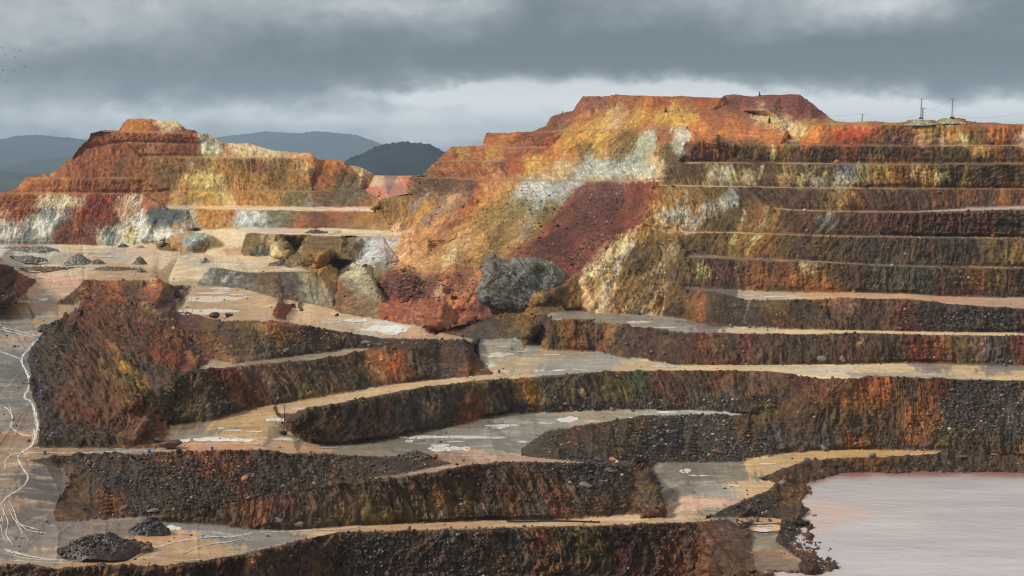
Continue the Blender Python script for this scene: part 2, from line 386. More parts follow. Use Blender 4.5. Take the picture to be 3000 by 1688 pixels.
# ------------------------------------------------------------------ noise
def _hash(ix, iy, iz, seed=0):
    h = (ix.astype(np.uint32) * np.uint32(374761393)) ^ (iy.astype(np.uint32) * np.uint32(668265263)) ^ (iz.astype(np.uint32) * np.uint32(2246822519)) ^ np.uint32((seed * 3266489917) & 0xffffffff)
    h = (h ^ (h >> np.uint32(15))) * np.uint32(2246822519)
    h = (h ^ (h >> np.uint32(13))) * np.uint32(3266489917)
    return ((h ^ (h >> np.uint32(16))) >> np.uint32(8)).astype(np.float32) / np.float32(16777216)
def vnoise(q, seed=0):
    """value noise, -1..1"""
    q = np.asarray(q, np.float32)
    f0 = np.floor(q); f = q - f0
    i = f0.astype(np.int64).astype(np.uint32)
    w = f * f * f * (f * (f * 6 - 15) + 10)
    r = 0
    one = np.uint32(1)
    for dx in (0, 1):
        wx = w[:, 0] if dx else 1 - w[:, 0]
        for dy in (0, 1):
            wy = w[:, 1] if dy else 1 - w[:, 1]
            for dz in (0, 1):
                wz = w[:, 2] if dz else 1 - w[:, 2]
                r = r + _hash(i[:, 0] + np.uint32(dx), i[:, 1] + np.uint32(dy), i[:, 2] + np.uint32(dz), seed) * wx * wy * wz
    return r * 2 - 1
def fbm(q, octaves=4, seed=0, gain=0.5, ridged=False):
    a, s, t = 1.0, 0.0, 0.0
    q = np.asarray(q, np.float32)
    for o in range(octaves):
        n = vnoise(q, seed + o)
        if ridged: n = 1 - 2 * np.abs(n)
        s = s + a * n; t += a
        a *= gain
        q = q * np.float32(2.03) + np.float32(17.3)
    return s / t
def cells(q, seed=0):
    """stones: (distance to the nearest stone centre, random number of that stone)"""
    q = np.asarray(q, np.float32)
    b = np.floor(q - 0.5)
    best = np.full(len(q), 9.0, np.float32); rid = np.zeros(len(q), np.float32)
    for dx in (0, 1):
        for dy in (0, 1):
            for dz in (0, 1):
                c = b + np.array((dx, dy, dz), np.float32)
                i = c.astype(np.int64).astype(np.uint32)
                o = np.stack([_hash(i[:, 0], i[:, 1], i[:, 2], seed + k) for k in range(3)], -1) * 0.7 + 0.15
                d = ((c + o - q) ** 2).sum(1)
                m = d < best
                best = np.where(m, d, best); rid = np.where(m, _hash(i[:, 0], i[:, 1], i[:, 2], seed + 7), rid)
    return np.sqrt(best), rid
def in_poly(px, py, poly):
    x = np.array([p[0] for p in poly]); y = np.array([p[1] for p in poly])
    m = np.zeros(len(px), bool)
    j = len(x) - 1
    for i in range(len(x)):
        c = ((y[i] > py) != (y[j] > py)) & (px < (x[j] - x[i]) * (py - y[i]) / (y[j] - y[i] + 1e-12) + x[i])
        m ^= c
        j = i
    return m
def PO(txt):
    out = []
    for q in parse(txt):
        x = -300 if q[0] <= 3 else 3300 if q[0] >= 2997 else q[0]
        out.append((x, q[1]))
    return out
# ------------------------------------------------------------------ where the ground is trafficked or water-laid (flat floors)
FLOOR_IN = [PO(t) for t in (
 "C 100,600 2415,500 F 2415,1030 1050,990 E 1400,985 1200,1005 900,1030 600,1060 300,1115 0,1175 D 2250,1200 2100,1235 1960,1245 G 2050,425 2150,500 2300,535 H 100,525 300,500 450,470 1150,305 2000,272 I 570,285 570,310 H 2150,312 1450,424 1270,548 1275,600 1550,628 1800,665 1500,652 950,668 0,815 G 2100,882 1560,1000 1060,1062 1750,1118 2100,1130 H 0,1090 2250,1008 2230,930 2150,700 2160,640 I 100,645 400,638 680,575 1200,545 2415,575 2415,600 1350,608 860,632 700,692 540,755 660,790 600,850 360,942 180,1032 540,1035 700,1045 680,1140 650,1200 830,1330 900,1420 520,1420 470,1130 330,1055 250,1055 H 2415,1080 1400,1108 250,1142 G 2410,1142 2000,1234 1300,1364 720,1375 240,1375 0,1375 0,500 D 0,250 D 0,80 A 0,1245 480,1246 1090,1238 1380,1148 1830,1128 2415,1136 B 480,1158 420,1190 0,1190 A 2100,1180 1750,1166 1830,1332 D 2100,125 2050,162 2200,232 1760,240 1490,196 1390,330 1900,402 2350,492 E 0,528 400,592 700,642 850,606 700,662 960,716 1370,694 1300,768 1370,560 1650,485 F 0,320 0,90 B 2130,1110 2200,850 C 0,700",
 "A 1170,970 2415,985 B 245,983 245,1014 0,1014 A 2415,1014 1170,994", "B 235,755 515,755 460,880 295,945 160,850")]
FLOOR_OUT = [PO(t) for t in (
 "D 620,480 545,545 420,572 322,642 272,702 204,802 196,870 224,960 244,1050 236,1130 264,1200 280,1300 286,1449 G 240,542 1130,546 1268,520 1160,440 1190,384 D 1230,1325 1500,1286 1640,1241 1950,1168 2410,1098 E 300,1036 1085,960 1028,905 985,850 925,748 850,716 300,704 D 2030,594 1900,578 1560,584 1240,494 1205,445 1130,295 600,292 480,402 400,462",
 "H 1290,575 1450,435 1650,390 1900,352 2150,322 2410,316 I 300,317 555,300 700,572 400,636 100,647 H 2160,637 2000,660 1560,622",
 "G 180,625 440,606 630,582 1000,590 1300,576 1850,556 2410,596 H 420,604 690,620 775,656 400,732 G 2410,782 1750,912 1480,978 1000,1024 600,1054 400,1066 375,1000 435,880 494,775 444,690",
 "G 2035,335 D 2110,1222 2250,1188 G 2310,522 2150,490 2070,420", "D 0,92 20,112 60,190 120,240 262,300 190,368 60,438 0,438", "A 1115,1283 1200,1190 1310,1150 1420,1170 1505,1195 1480,1270 1440,1308 1280,1312")]
FLOOR_ADD = [PO(t) for t in ("D 1385,940 1500,856 1660,884 1900,855 2200,817 2415,795 E 0,780 200,777 160,790 0,829 D 2415,830 2200,857 1850,887 1600,914",)]
FLOOR_SURE = [PO(t) for t in (
 "D 0,470 610,470 530,540 415,565 312,640 262,700 195,800 183,870 212,960 232,1050 222,1130 252,1200 268,1300 272,1449 G 222,538 640,556 1130,556 1290,520 1300,480 1520,372 1650,300 1940,250 1945,300 2040,428 2140,497 2300,532 2410,530 H 100,522 400,500 650,560 640,598 420,596 250,586 0,590 G 2000,576 1850,548 1700,556 1300,566 1000,582 630,576 440,600 195,622 195,640 435,692 484,775 425,880 365,1000 385,1070 820,1066 1060,1066 1500,1090 1750,1116 2050,1126 2405,1102 2405,1136 2000,1230 1700,1300 1300,1360 1050,1384 720,1370 400,1398 240,1370 0,1370",
 "A 0,1255 480,1255 1100,1284 1500,1332 D 1500,138 1440,143 1400,318 1200,326 1150,314 1085,236 1098,268 1040,285 600,289 530,340 480,398 395,462 0,468 60,442 190,370 264,300 120,240 60,190",
 "H 2215,690 2415,670 I 100,660 400,645 600,620 700,685 540,748 350,938 180,1025 H 2260,1000 2240,930", "B 245,764 300,764 503,764 468,830 458,885 300,933 262,925 200,886 162,852", "D 1235,488 1395,335 1560,337 1740,357 1890,405 1790,440 1790,468 1900,490 1900,500 1650,512 1480,538")]
# ------------------------------------------------------------------ rock and soil colours; floor colours also hold the sky's reflection
PAL = dict(dr=(104, 54, 38), rd=(152, 72, 40), rb=(146, 86, 50), orr=(184, 112, 52), oc=(172, 128, 66), ol=(112, 88, 48), db=(92, 69, 48), bk=(80, 67, 56),
           gy=(132, 130, 124), bg=(98, 104, 110), wh=(192, 187, 172), cr=(208, 182, 138), pk=(205, 162, 134), yl=(196, 152, 70), ye=(190, 178, 122), mb=(112, 66, 48),
           gr=(88, 80, 74), og=(150, 112, 56))
WALL = """
A or:1000,405 or:940,420 cr:1200,400,60 rb:560,640 rb:800,510 135.70.45:1100,500 135.70.45:1300,510 135.70.45:700,500 wh:1450,520,50 ye:1480,585,50 cr:1700,575,90 pk:1650,560 or:1590,585,40 cr:1900,600,90 or:2100,612
rb:700,600 rb:900,570 cr:1080,590,60 rb:1220,580 rd:1350,560 rb:1200,545 rb:750,700 db:870,690,60 rb:950,680 rb:640,720 ol:1150,680 rb:1020,680 ol:1400,690 ye:1380,700,40 gy:1345,670,30 oc:1550,680 ol:1700,680 mb:1820,680 ol:1950,670 oc:2080,690 or:2330,690 dr:2220,780,50 cr:2130,700,50
or:330,820 or:250,840 rb:600,830 mb:830,820 rb:1000,830 rb:500,740 db:1150,810 ye:1440,800,80 ye:1520,820,60 yl:1350,810,50 oc:1650,800 ol:1950,800 oc:2080,780 rb:2300,790 oc:1800,820
or:100,860 or:420,850 rb:1050,930 rb:1150,930 oc:1250,930 yl:1450,920 ye:1600,900,50 ye:1640,950,40 oc:1800,930 or:1700,920 oc:1950,940 105.110.70:2080,910 100.85.65:2350,900 100.85.65:2300,950 gy:2200,960,40
rb:60,930 cr:320,930,50 cr:440,950,50 cr:560,960,40 rb:200,930 rd:600,920 160.76.42:740,930,40 dr:680,960 mb:700,1080 dr:750,1050 cr:950,930,40 wh:990,940,40 pk:880,1000,50 rd:100,1060 pk:60,1050,40 mb:150,1010 bg:330,1040,50 gy:430,1060,40 wh:250,1110,50 bg:210,1170,60 wh:60,1150,60 gy:100,1200 wh:320,1150,40 gy:300,1200,50 mb:500,1150 mb:600,1190 rb:570,1110,50 wh:720,1180,40 bg:780,1190,40 wh:870,1170,50 ye:930,1180,40 wh:1000,1080,50 85.90.95:1130,1060,60 85.90.95:1100,1110,50 bg:1220,1060,50 wh:1050,1180,60 wh:1180,1180,60 gy:1290,1020,50 oc:1240,1110,30 wh:1350,1060,40 oc:1450,1060 or:1500,1030 oc:1560,1090 or:1650,1040,40 165.170.175:1720,1050,50 165.170.170:1800,1060,50 165.170.170:1720,1100,50 gy:1900,1080 105.105.80:1950,1050 105.105.80:2060,1040 rb:2100,1080 mb:2250,1060 rb:2380,1050
oc:1250,1210 160.165.160:1400,1200,60 160.165.160:1340,1230,50 ol:1180,1270 ol:1440,1290 ol:1800,1210 cr:1920,1240,40 cr:1960,1290,40 ol:2010,1220 cr:2110,1240,20 ol:2200,1220 ol:2350,1230 gy:1850,1290,40
B db:60,760 db:0,740 100.85.65:100,920 100.85.65:0,900 220.178.135:150,740,50 220.178.135:90,710,40 or:20,690 oc:200,790,40
105.75.55:600,830 105.75.55:750,830 105.75.55:900,840 rb:800,700 ol:650,720 rb:640,690 oc:850,600 rb:950,600 oc:1080,600 rb:1250,600 rb:1100,480 or:1160,500 mb:1280,490 rb:1200,560 mb:1400,500 rb:790,590
rb:1700,260 130.85.75:1750,290 130.85.75:1850,270 rb:1900,250 rb:2100,230 or:2150,250 rd:2250,260 dr:1680,240,40 mb:1500,370 130.85.75:1600,360 125.80.65:1550,400 rb:2000,290 ol:1450,410,40
yl:1850,360 cr:1950,350 yl:2100,350 yl:2250,350 yl:2380,350 or:1700,390 oc:1800,400 or:2150,390 oc:2000,390
oc:1560,470 yl:1750,480 yl:1640,490 oc:1900,490 ol:2050,480 ol:1980,510 wh:2190,450,25 170.170.145:2180,490,40 wh:2390,460,50 rb:2270,470 rd:1450,520 rb:1350,540 yl:1850,540
oc:1550,560 or:1500,600 or:1620,580 ol:1720,600 oc:1900,590 ol:2000,600 165.160.125:2120,590,60 165.160.125:2200,560,50 ol:2300,600,50 wh:2380,560,40 or:2230,610,30
rb:750,710 rb:900,720 mb:1150,720 rd:1250,710 yl:1350,700 oc:1420,720 cr:1550,720 165.165.150:1750,710 165.165.150:1900,710 165.165.150:2050,690 165.165.150:2100,640 cr:2150,740 cr:2200,700 oc:1650,680 cr:1800,770 cr:2000,770
rb:1000,830 200.140.90:1080,830 oc:1180,840 165.165.155:1300,830,60 wh:1400,820,50 gy:1500,850 gy:1600,840,60 155.150.130:1450,900 mb:1850,850 mb:1750,860 rd:2050,860 rd:2130,900 140.80.70:1950,820
og:420,960 ol:350,1000 oc:600,980 oc:300,1100 og:150,1060 rb:60,1080 gy:30,1120,40 175.135.105:820,940 or:950,940 rb:880,1000 190.135.85:700,1080 190.135.85:560,1120 oc:900,1100 150.120.65:1150,980 150.120.65:1050,1080 130.112.66:1300,960 165.160.140:1240,900,40 150.130.85:1250,1130 165.160.140:1300,1150,40 ol:1100,1250 oc:950,1300 cr:800,1300 rb:700,1230 dr:720,1225,50 rb:1600,980 rb:1700,1000 130.112.66:1430,1050 rb:1500,1150 mb:1850,1050 rd:1900,1150 rd:1750,1300 rd:1680,1400 rd:1600,1400 mb:1450,1250 rb:1300,1300 mb:1650,1100 oc:1200,1200 mb:1950,980
rb:2080,1050 rb:2200,950 rb:2160,1010 ol:2330,850 db:2390,740 oc:2350,900 oc:2280,950 wh:2290,1040,40 ol:2290,1085,40 wh:2390,1020,40 oc:2200,1080 cr:2050,1200,50 cr:1950,1270,50 190.165.125:1880,1350,60 ol:2200,1250 db:2130,1320 ol:2250,1400 cr:2330,1300,40 oc:2350,1200 oc:2100,1180,50
ol:60,1240 gy:160,1240,60 175.175.170:240,1250,60 pk:330,1230,50 200.160.120:450,1250 175.175.170:180,1340,60 rd:280,1280,25 190.135.90:420,1340
C 125.68.55:450,230 125.68.55:650,260 125.68.55:850,300 125.68.55:950,330 110.68.48:330,240,40 cr:560,330,60 200.170.120:640,350 200.170.120:700,390,50 rb:50,250 rb:200,280 rd:150,260 rb:250,370 yl:50,340,60 or:330,430 205.120.65:430,450 or:600,460 rb:450,370 oc:900,400 oc:1100,395 rb:1360,385,40 oc:1250,390 oc:1480,390 145.145.115:1680,378,60 145.145.115:1880,362,60 rd:2000,395 rb:2200,395 220.190.140:810,455,50 or:900,520 or:680,520 wh:10,480,40 or:200,470 or:120,440
or:960,450 rd:1100,460 rd:1200,440 164.68.36:1260,470 rb:1060,500 rd:1180,515 rb:1380,450 db:1420,480 130.80.65:1500,450 120.75.50:1600,450 oc:1700,470 ol:1800,450 oc:1900,450 ye:1990,500,40 pk:1850,520,40 ol:2050,450 db:2130,470 or:2200,450 rb:2300,450 pk:2380,515,60 pk:1700,520,40
105.62.50:100,600 ol:350,570 95.65.40:250,560 145.100.75:300,640,60 95.65.40:450,580 cr:625,590,14 ol:500,570 ol:750,570 150.105.80:800,630,60 db:900,590 db:1050,590 110.65.40:1150,600 db:1300,590 db:1450,580 95.60.40:1600,580 mb:1750,580 ol:1900,580 yl:2110,580,40 or:2200,590 db:2300,580 rb:2350,640
db:80,720 ol:130,740 ye:250,730,40 wh:290,750,40 ye:330,770,40 ol:380,720 cr:470,780,50 cr:190,790,50 db:550,720 ol:650,720 oc:750,790 cr:720,770,40 ye:850,790,50 ol:870,720 wh:940,720,24 ol:1000,740 bg:1130,730,50 145.150.150:1200,730,40 145.150.150:1190,775,40 wh:1130,810,60 wh:960,810,40 ye:1260,750,50 oc:1370,720 yl:1450,780 or:1530,740 ye:1620,730,14 oc:1700,780 ye:1800,770,40 ol:1750,710 db:1900,730 ol:2000,730 db:2100,740 db:2200,740 ol:2350,720
oc:50,900 170.120.70:80,950,50 ol:200,890 bg:350,880,30 wh:340,950,40 wh:290,970,40 db:450,900 db:600,890 db:750,890 mb:900,900 ol:950,940 oc:1150,890 rb:1250,920 db:1400,900 db:1550,900 db:1700,910 105.70.45:1850,910 rb:2000,930 db:2150,900 or:2270,890 rb:2380,890
wh:20,1030,40 ol:280,1070 ye:430,1060,20 ol:500,1030 or:530,1050 oc:620,1080 ye:590,1120,30 db:750,1060 100.65.45:850,1080 gy:1020,1080,40 db:1150,1080 mb:1350,1080 mb:1600,1080 mb:1900,1080 mb:2150,1080 db:2350,1080 oc:130,1020
ol:100,1240 ol:250,1230 ye:345,1230,18 ye:510,1210,26 oc:430,1230 oc:390,1300,50 or:600,1230 ol:700,1260 db:850,1260 ol:1000,1260 db:1150,1250 75.65.50:1300,1260 db:1500,1260 db:1700,1250 70.58.45:1900,1260 ol:2250,1250 oc:2350,1320,50 db:2000,1300
F ol:30,240 ye:130,235,30 mb:250,200 db:400,230 or:500,290 rb:700,230 cr:850,210,36 ye:890,240,30 or:870,300 or:1000,320 ol:1050,230 db:1200,240 85.78.60:1400,260 92.84.67:1650,270 db:1900,270 rb:2100,280 ol:2200,280 db:2350,280
bk:2200,450 bk:2350,460 db:50,430 or:100,450 db:200,430 80.62.50:280,470 bk:400,480 bk:500,480 ol:650,480 75.62.48:850,490 130.100.90:1170,480,40 db:1300,500 bk:1400,500 rb:1500,520 80.62.52:1800,560 85.78.75:2000,570 85.78.75:2250,590 db:900,590 100.65.42:700,600
96.60.46:100,740 rb:200,780 db:300,760 124.76.64:460,760,50 db:600,770 100.80.65:770,730,40 bk:880,750 db:1000,760 mb:1150,780 125.95.90:1250,740,40 db:1400,760 db:1500,760 110.60.44:1680,740 rb:1800,790 116.66.44:1760,820 ol:1950,770 135.105.95:2090,770,40 gr:2250,850 112.62.46:2380,780
db:100,1000 rb:270,1000 110.85.75:550,1020,50 db:700,1050 95.55.45:850,1010 db:400,1090 gr:350,1160 rb:900,1120 gr:150,1180
or:1230,1080 150.90.40:1400,1080 rb:1150,1100 or:1350,1180 or:1230,1160 ol:1150,1250 db:1300,1300 db:1600,1090 110.65.35:1750,1060 or:1690,1240 or:1600,1340 or:1640,1290 85.75.72:2000,1150 gr:2200,1150 gr:2300,1300 bk:2100,1080 ol:1850,1390,50 or:1200,1420,50 gr:1000,1410 db:800,1300 db:1000,1330 gr:600,1400 db:1500,1320 ol:1420,1330
E db:1450,640 140.100.45:1580,640 or:1640,720 db:1700,640 oc:1600,770 90.75.40:1520,720 db:1780,720 oc:1880,670 80.65.55:2000,660 db:1850,790 85.62.55:2150,720 db:2300,740 oc:1420,780
gr:1100,640 100.90.70:1200,660 ol:1330,600 og:1300,530 ol:1150,530 gr:950,690
152.86.58:450,510 175.115.75:540,540,60 rd:640,510 118.62.46:700,570,50 oc:770,560 rb:850,520 110.60.50:940,510 rb:600,600 rd:400,520
114.62.48:400,360 mb:480,310 mb:600,330 rb:300,400 200.130.90:850,370 rb:750,300 pk:690,380,40 mb:350,280 mb:840,270
165.155.125:150,280 165.155.125:80,240 150.140.105:200,360 ol:250,300 gy:300,220,40 oc:60,440 rb:20,420 db:100,390 130.110.80:200,440 rb:130,470
190.140.95:500,160 oc:700,130 oc:850,180 175.135.80:900,100 190.140.95:600,220
cr:1700,190,60 cr:1800,110,60 ol:1600,320 db:1500,420 oc:1650,420 cr:1800,430,50 wh:1860,490,50 ye:1900,330,20 db:2050,190 oc:2000,420 ol:2150,400 oc:2300,380 db:2380,440 ol:2250,200 cr:1750,250,50 ol:2080,480 cr:2200,490,40 oc:1950,300
db:100,700 bk:300,720 db:500,730 db:700,740 db:50,900 or:300,860 160.85.40:380,900 db:500,850 bk:650,830 db:750,830 bk:850,830 95.70.60:930,830 or:900,890 gr:700,940 db:600,930 rb:450,960 bk:50,980 cr:250,930,16
bk:100,1200 db:250,1180 gr:400,1150 75.70.65:500,1180 120.105.100:580,1190,50 bk:700,1150 db:850,1130 ol:1000,1120 db:1100,1100 105.85.80:1150,1110,40 yl:1250,1090,40 170.120.40:1370,1110,50 100.95.80:1480,1090 ol:1580,1090 bk:1720,1080 ol:1950,1080 70.80.55:2130,1070 mb:2250,1070 db:2350,1060 130.75.40:900,1180 gr:1200,1180 gr:1700,1190 gr:2200,1170
D 96.56.40:60,250 120.66.40:150,320 db:60,380 108.68.46:700,340 rb:800,330 or:780,300,40 db:950,340 180.95.40:1090,350,60 cr:1090,315,30 rb:1000,390 db:500,400 110.70.45:450,440 db:1150,430
120.72.44:700,500 126.74.44:650,600 110.80.50:960,560,50 135.110.70:1050,560,50 rb:1150,600,50 rb:850,650 db:900,750 104.68.46:800,700 110.65.42:1050,680 126.70.44:1150,760 120.60.44:1230,790,60 100.60.40:1300,560 95.52.38:1350,600 db:600,750 bk:350,640 bk:260,780 bk:290,950 bk:310,1150 bk:340,1280 bk:380,1400 db:450,900 mb:600,950 108.58.44:660,960,50 db:750,980 db:500,1050 rb:450,1200 110.62.38:600,1250 db:700,1150 rb:800,1250 ol:900,980 ol:1000,1040 ol:1200,1120 80.68.45:1300,1100 bk:1120,1050 ol:1350,1180 150.110.65:1100,1330,60 95.80.55:1250,1230 db:1450,1120 gy:1430,1180,25 bk:1500,1220 110.60.42:1550,950 130.95.80:1700,980 125.100.85:1850,960 ol:2000,950 or:1610,1010,25 oc:1680,1130,40 115.80.50:1800,1080 db:2050,980 bk:2250,930 ol:2150,1050 db:2350,1000 db:2000,1120 rb:950,1250 120.60.44:1280,850,40
106.70.50:1450,690 db:1600,680 oc:1550,770 ol:1700,700 oc:1900,660 150.110.60:2000,720 db:2150,720 gr:1900,800 db:2300,740 ol:2150,610 bk:2100,790 rb:1450,600 148.66.40:1950,500 148.66.40:1990,550 db:1800,570,40
gy:1450,220 95.92.88:1600,260 gr:1750,270 db:1900,270 bk:2050,280 120.95.55:2250,270 130.125.105:2200,380 110.95.80:1950,420 140.130.110:2280,400 db:2050,400 oc:2320,230 105.90.75:1750,330
G db:550,800 130.80.45:720,900,50 db:600,950 db:500,900 70.62.60:900,720 bk:1000,850 bk:1200,900 bk:1300,750 rb:1250,640,60 124.72.44:1500,640 rb:1630,700,60 bk:1500,850 bk:1850,680 bk:1900,780 bk:2150,700 db:2350,640 bk:450,620 bk:2200,780 db:800,640 bk:700,780 rb:770,960,60
db:1600,1040 95.65.52:2000,1000 db:2200,950 rb:1800,1000 db:2350,950 ol:2380,1000 db:1200,1040 db:300,1420 db:1000,1430 80.50.40:1500,1400 db:2000,1350 95.65.58:2150,1350 db:2300,1250 rb:2250,1420 bk:400,400 db:650,450 bk:550,420 rb:900,440 db:800,500 rb:1050,480
H bk:200,650 bk:400,650 db:550,560 db:50,900 ol:150,900 115.100.55:200,950 db:300,880 95.70.60:420,850 ol:450,970 100.95.60:550,960 db:600,850 110.100.75:650,960 or:770,930,50 ol:850,900 db:1000,850 85.55.45:900,780 110.90.85:1120,720,30 db:1200,800 bk:1050,960 rb:1200,900 db:1350,800 gr:1400,950 gr:1600,750 80.68.65:1800,760 db:1800,930 rb:1500,900 db:2000,900 or:2060,960,40 120.100.85:2130,870,40 ol:2170,850,30 db:2100,720
gr:1400,530 db:1550,470 120.75.42:1650,440,50 db:1800,420 bk:1900,400 gr:1700,580 68.64.62:2250,450 gr:2150,560 ol:1950,430 db:2100,340
I gr:100,450 gr:300,500 db:500,430 ol:560,370 db:400,340 gr:700,500 H 75.65.60:200,1300 db:500,1220 gr:800,1300 90.65.58:600,1350 db:1000,1300 db:1150,1200 rb:1400,1250 gr:1250,1180 ol:1700,1200 db:1600,1350 120.95.88:1690,1380,50 ol:1800,1380 80.50.42:2000,1300 db:2200,1250 rb:2350,1380 db:100,1180
I db:100,1150 115.95.85:300,1140,50 db:400,1200 rb:150,1330 db:350,1350 mb:230,1180 db:1000,650 110.75.40:1300,660 db:1600,640 bk:1900,640 db:2200,650 db:700,720 110.80.45:750,830 bk:500,950 bk:300,1010 bk:750,1110 db:900,1330 rb:800,1310
"""
FLOOR = """
D cr:600,60 wh:300,95 175.165.150:800,110 195.165.130:1000,50 205.140.80:250,45,50 130.128.124:200,72,40 150.142.125:400,150 185.165.130:500,190 cr:1200,250 190.170.130:1300,200 165.155.135:1400,170 cr:1600,150 205.180.135:1750,160 185.160.110:2000,215 180.150.105:700,200 cr:1120,180
A 215.190.145:1600,1180 215.180.155:1900,1150 cr:2300,1165 cr:1650,1230 oc:1700,1290 cr:1550,1330 215.180.120:1700,988 cr:2200,992 B 225.175.150:120,1000 205.165.110:320,800,60 185.100.70:420,850 185.100.70:330,890 or:400,765,40 cr:300,1178
D 170.130.85:800,250 170.130.85:1000,250 195.150.110:350,320 185.152.122:200,400 165.130.85:400,480 160.125.80:150,500 125.122.115:150,560 122.118.112:100,640 152.135.120:150,690 150.134.118:100,720 115.113.110:80,850 95.95.95:70,950 95.92.88:170,900 110.105.100:150,1100 115.100.85:200,1300 135.122.112:50,1300 160.125.85:230,600,50 150.110.70:180,1420
G 142.124.102:150,510,50 140.116.90:60,800,40 140.112.85:60,690,40 95.85.80:300,750 90.82.78:200,850 110.95.85:250,1000 125.112.105:250,1150 120.108.102:100,1250 150.130.110:300,1325 190.150.100:600,1340 120.122.120:1350,1090 130.130.128:1500,1110 195.145.95:1200,1160 180.145.95:1300,1250 130.128.125:1950,1190 175.135.85:1200,1330 120.105.95:1050,1070 150.120.95:60,950
190.155.100:1750,300 180.145.90:1650,420 175.140.88:1900,400 185.135.85:1500,530 185.140.90:2000,530 130.120.100:1350,430 110.90.65:1280,400 195.160.105:2250,170 135.125.115:900,560,60 150.115.75:450,550 115.105.95:650,490
H 205.170.115:100,190 E 205.170.115:300,1060 205.170.115:700,1000 205.170.115:1100,985 150.145.130:1000,730 170.150.115:1050,820 190.165.125:1200,880 150.150.140:1600,880 155.155.145:1900,880 175.155.120:1500,820 200.170.120:2050,915 150.148.135:1250,780 F 215.185.130:300,915 215.195.150:900,925 215.185.130:1500,920 210.180.125:2000,948 140.125.115:1700,895 135.125.120:2200,930 160.155.140:1500,970 215.180.125:2300,990 160.155.140:1900,985
H 130.130.122:900,470 140.140.130:1300,370 130.130.122:1100,540 105.98.88:600,420 115.108.95:300,510 120.110.95:900,360 165.150.125:1800,290 160.165.155:2300,285 I 170.175.165:100,295 H 185.145.115:1000,600 185.145.115:1400,622 150.115.85:850,650 135.120.100:150,550 125.100.80:300,760 G 115.95.80:2000,890 H 150.120.90:600,700 G 105.88.75:1100,1035 105.88.75:1500,988
I 125.115.100:150,660 120.112.98:60,750 135.125.108:300,740 150.150.140:250,850 200.165.115:450,840 195.160.105:600,650 205.160.90:1000,590 205.160.90:1400,583 195.155.100:1700,575 gr:2300,590 215.170.140:150,930 130.115.98:250,1010 195.160.125:100,1050 190.150.105:560,1070 130.120.95:600,1200 140.105.70:700,1290 120.100.80:620,1350 H 140.130.115:2270,850
H 205.160.115:300,1105 205.160.115:800,1085 205.165.115:1400,1085 205.165.115:2000,1065 G 205.160.115:2300,1112
E 130.120.108:1900,560 140.135.122:2200,575 150.145.135:2350,610 F 115.108.102:150,600 200.180.140:450,660 225.195.140:900,662 225.195.140:1300,658 230.195.140:2000,680 F 110.102.95:200,360 190.170.140:600,405 205.165.110:900,400 205.155.105:1300,405 200.150.110:1800,440 190.150.120:2300,510 140.105.85:1000,160 125.110.105:1700,197 110.90.75:300,130
C 165.155.150:2000,1002 150.110.85:1300,1015 160.150.145:2300,975 190.150.110:1200,846 190.150.110:300,837 165.120.85:1500,680 165.120.85:500,674 170.115.75:1500,546 130.105.90:1500,1192 190.150.100:200,1162 190.150.110:2200,854 165.120.85:2200,673
D 185.150.95:1600,450 175.145.95:1350,420 175.140.85:1500,500 165.140.95:1300,350 190.155.100:1850,430 205.165.110:2200,540 E 195.170.130:100,600 190.150.100:500,665 185.145.95:750,690 190.185.170:300,610 D 130.115.90:2000,850 150.130.100:2300,815
"""
PAL_LOW = dict(PAL, orr=(146, 98, 52), rb=(118, 80, 54), rd=(122, 66, 46), oc=(152, 116, 68), yl=(176, 138, 72), mb=(98, 66, 50), ol=(104, 88, 54), db=(93, 72, 53))
PAL_MID = dict(PAL, orr=(148, 96, 50), rb=(120, 78, 50), rd=(150, 70, 42), oc=(158, 121, 66), mb=(98, 62, 48), ol=(106, 84, 48), db=(86, 64, 46))
def seeds(txt, low=False):
    out, cur = [], None
    for tok in txt.split():
        if ':' not in tok:
            cur = tok; continue
        c, q = tok.split(':')
        q = [float(t) for t in q.split(',')]
        x, y = pt(cur, q[0], q[1])
        pal = PAL_LOW if low and y > 850 and not (x > 1100 and x < 1700 and y < 960) else PAL_MID if low and x > 2000 and y > 420 else PAL
        col = pal['orr' if c == 'or' else c] if c[0].isalpha() else tuple(float(t) for t in c.split('.'))
        out.append((x, y, (q[2] if len(q) > 2 else 75) * S_) + tuple(col))
    a = np.array(out, np.float32)
    rgb = a[:, 3:] / 255
    a[:, 3:] = np.where(rgb > 0.04045, ((rgb + 0.055) / 1.055) ** 2.4, rgb / 12.92)
    return a
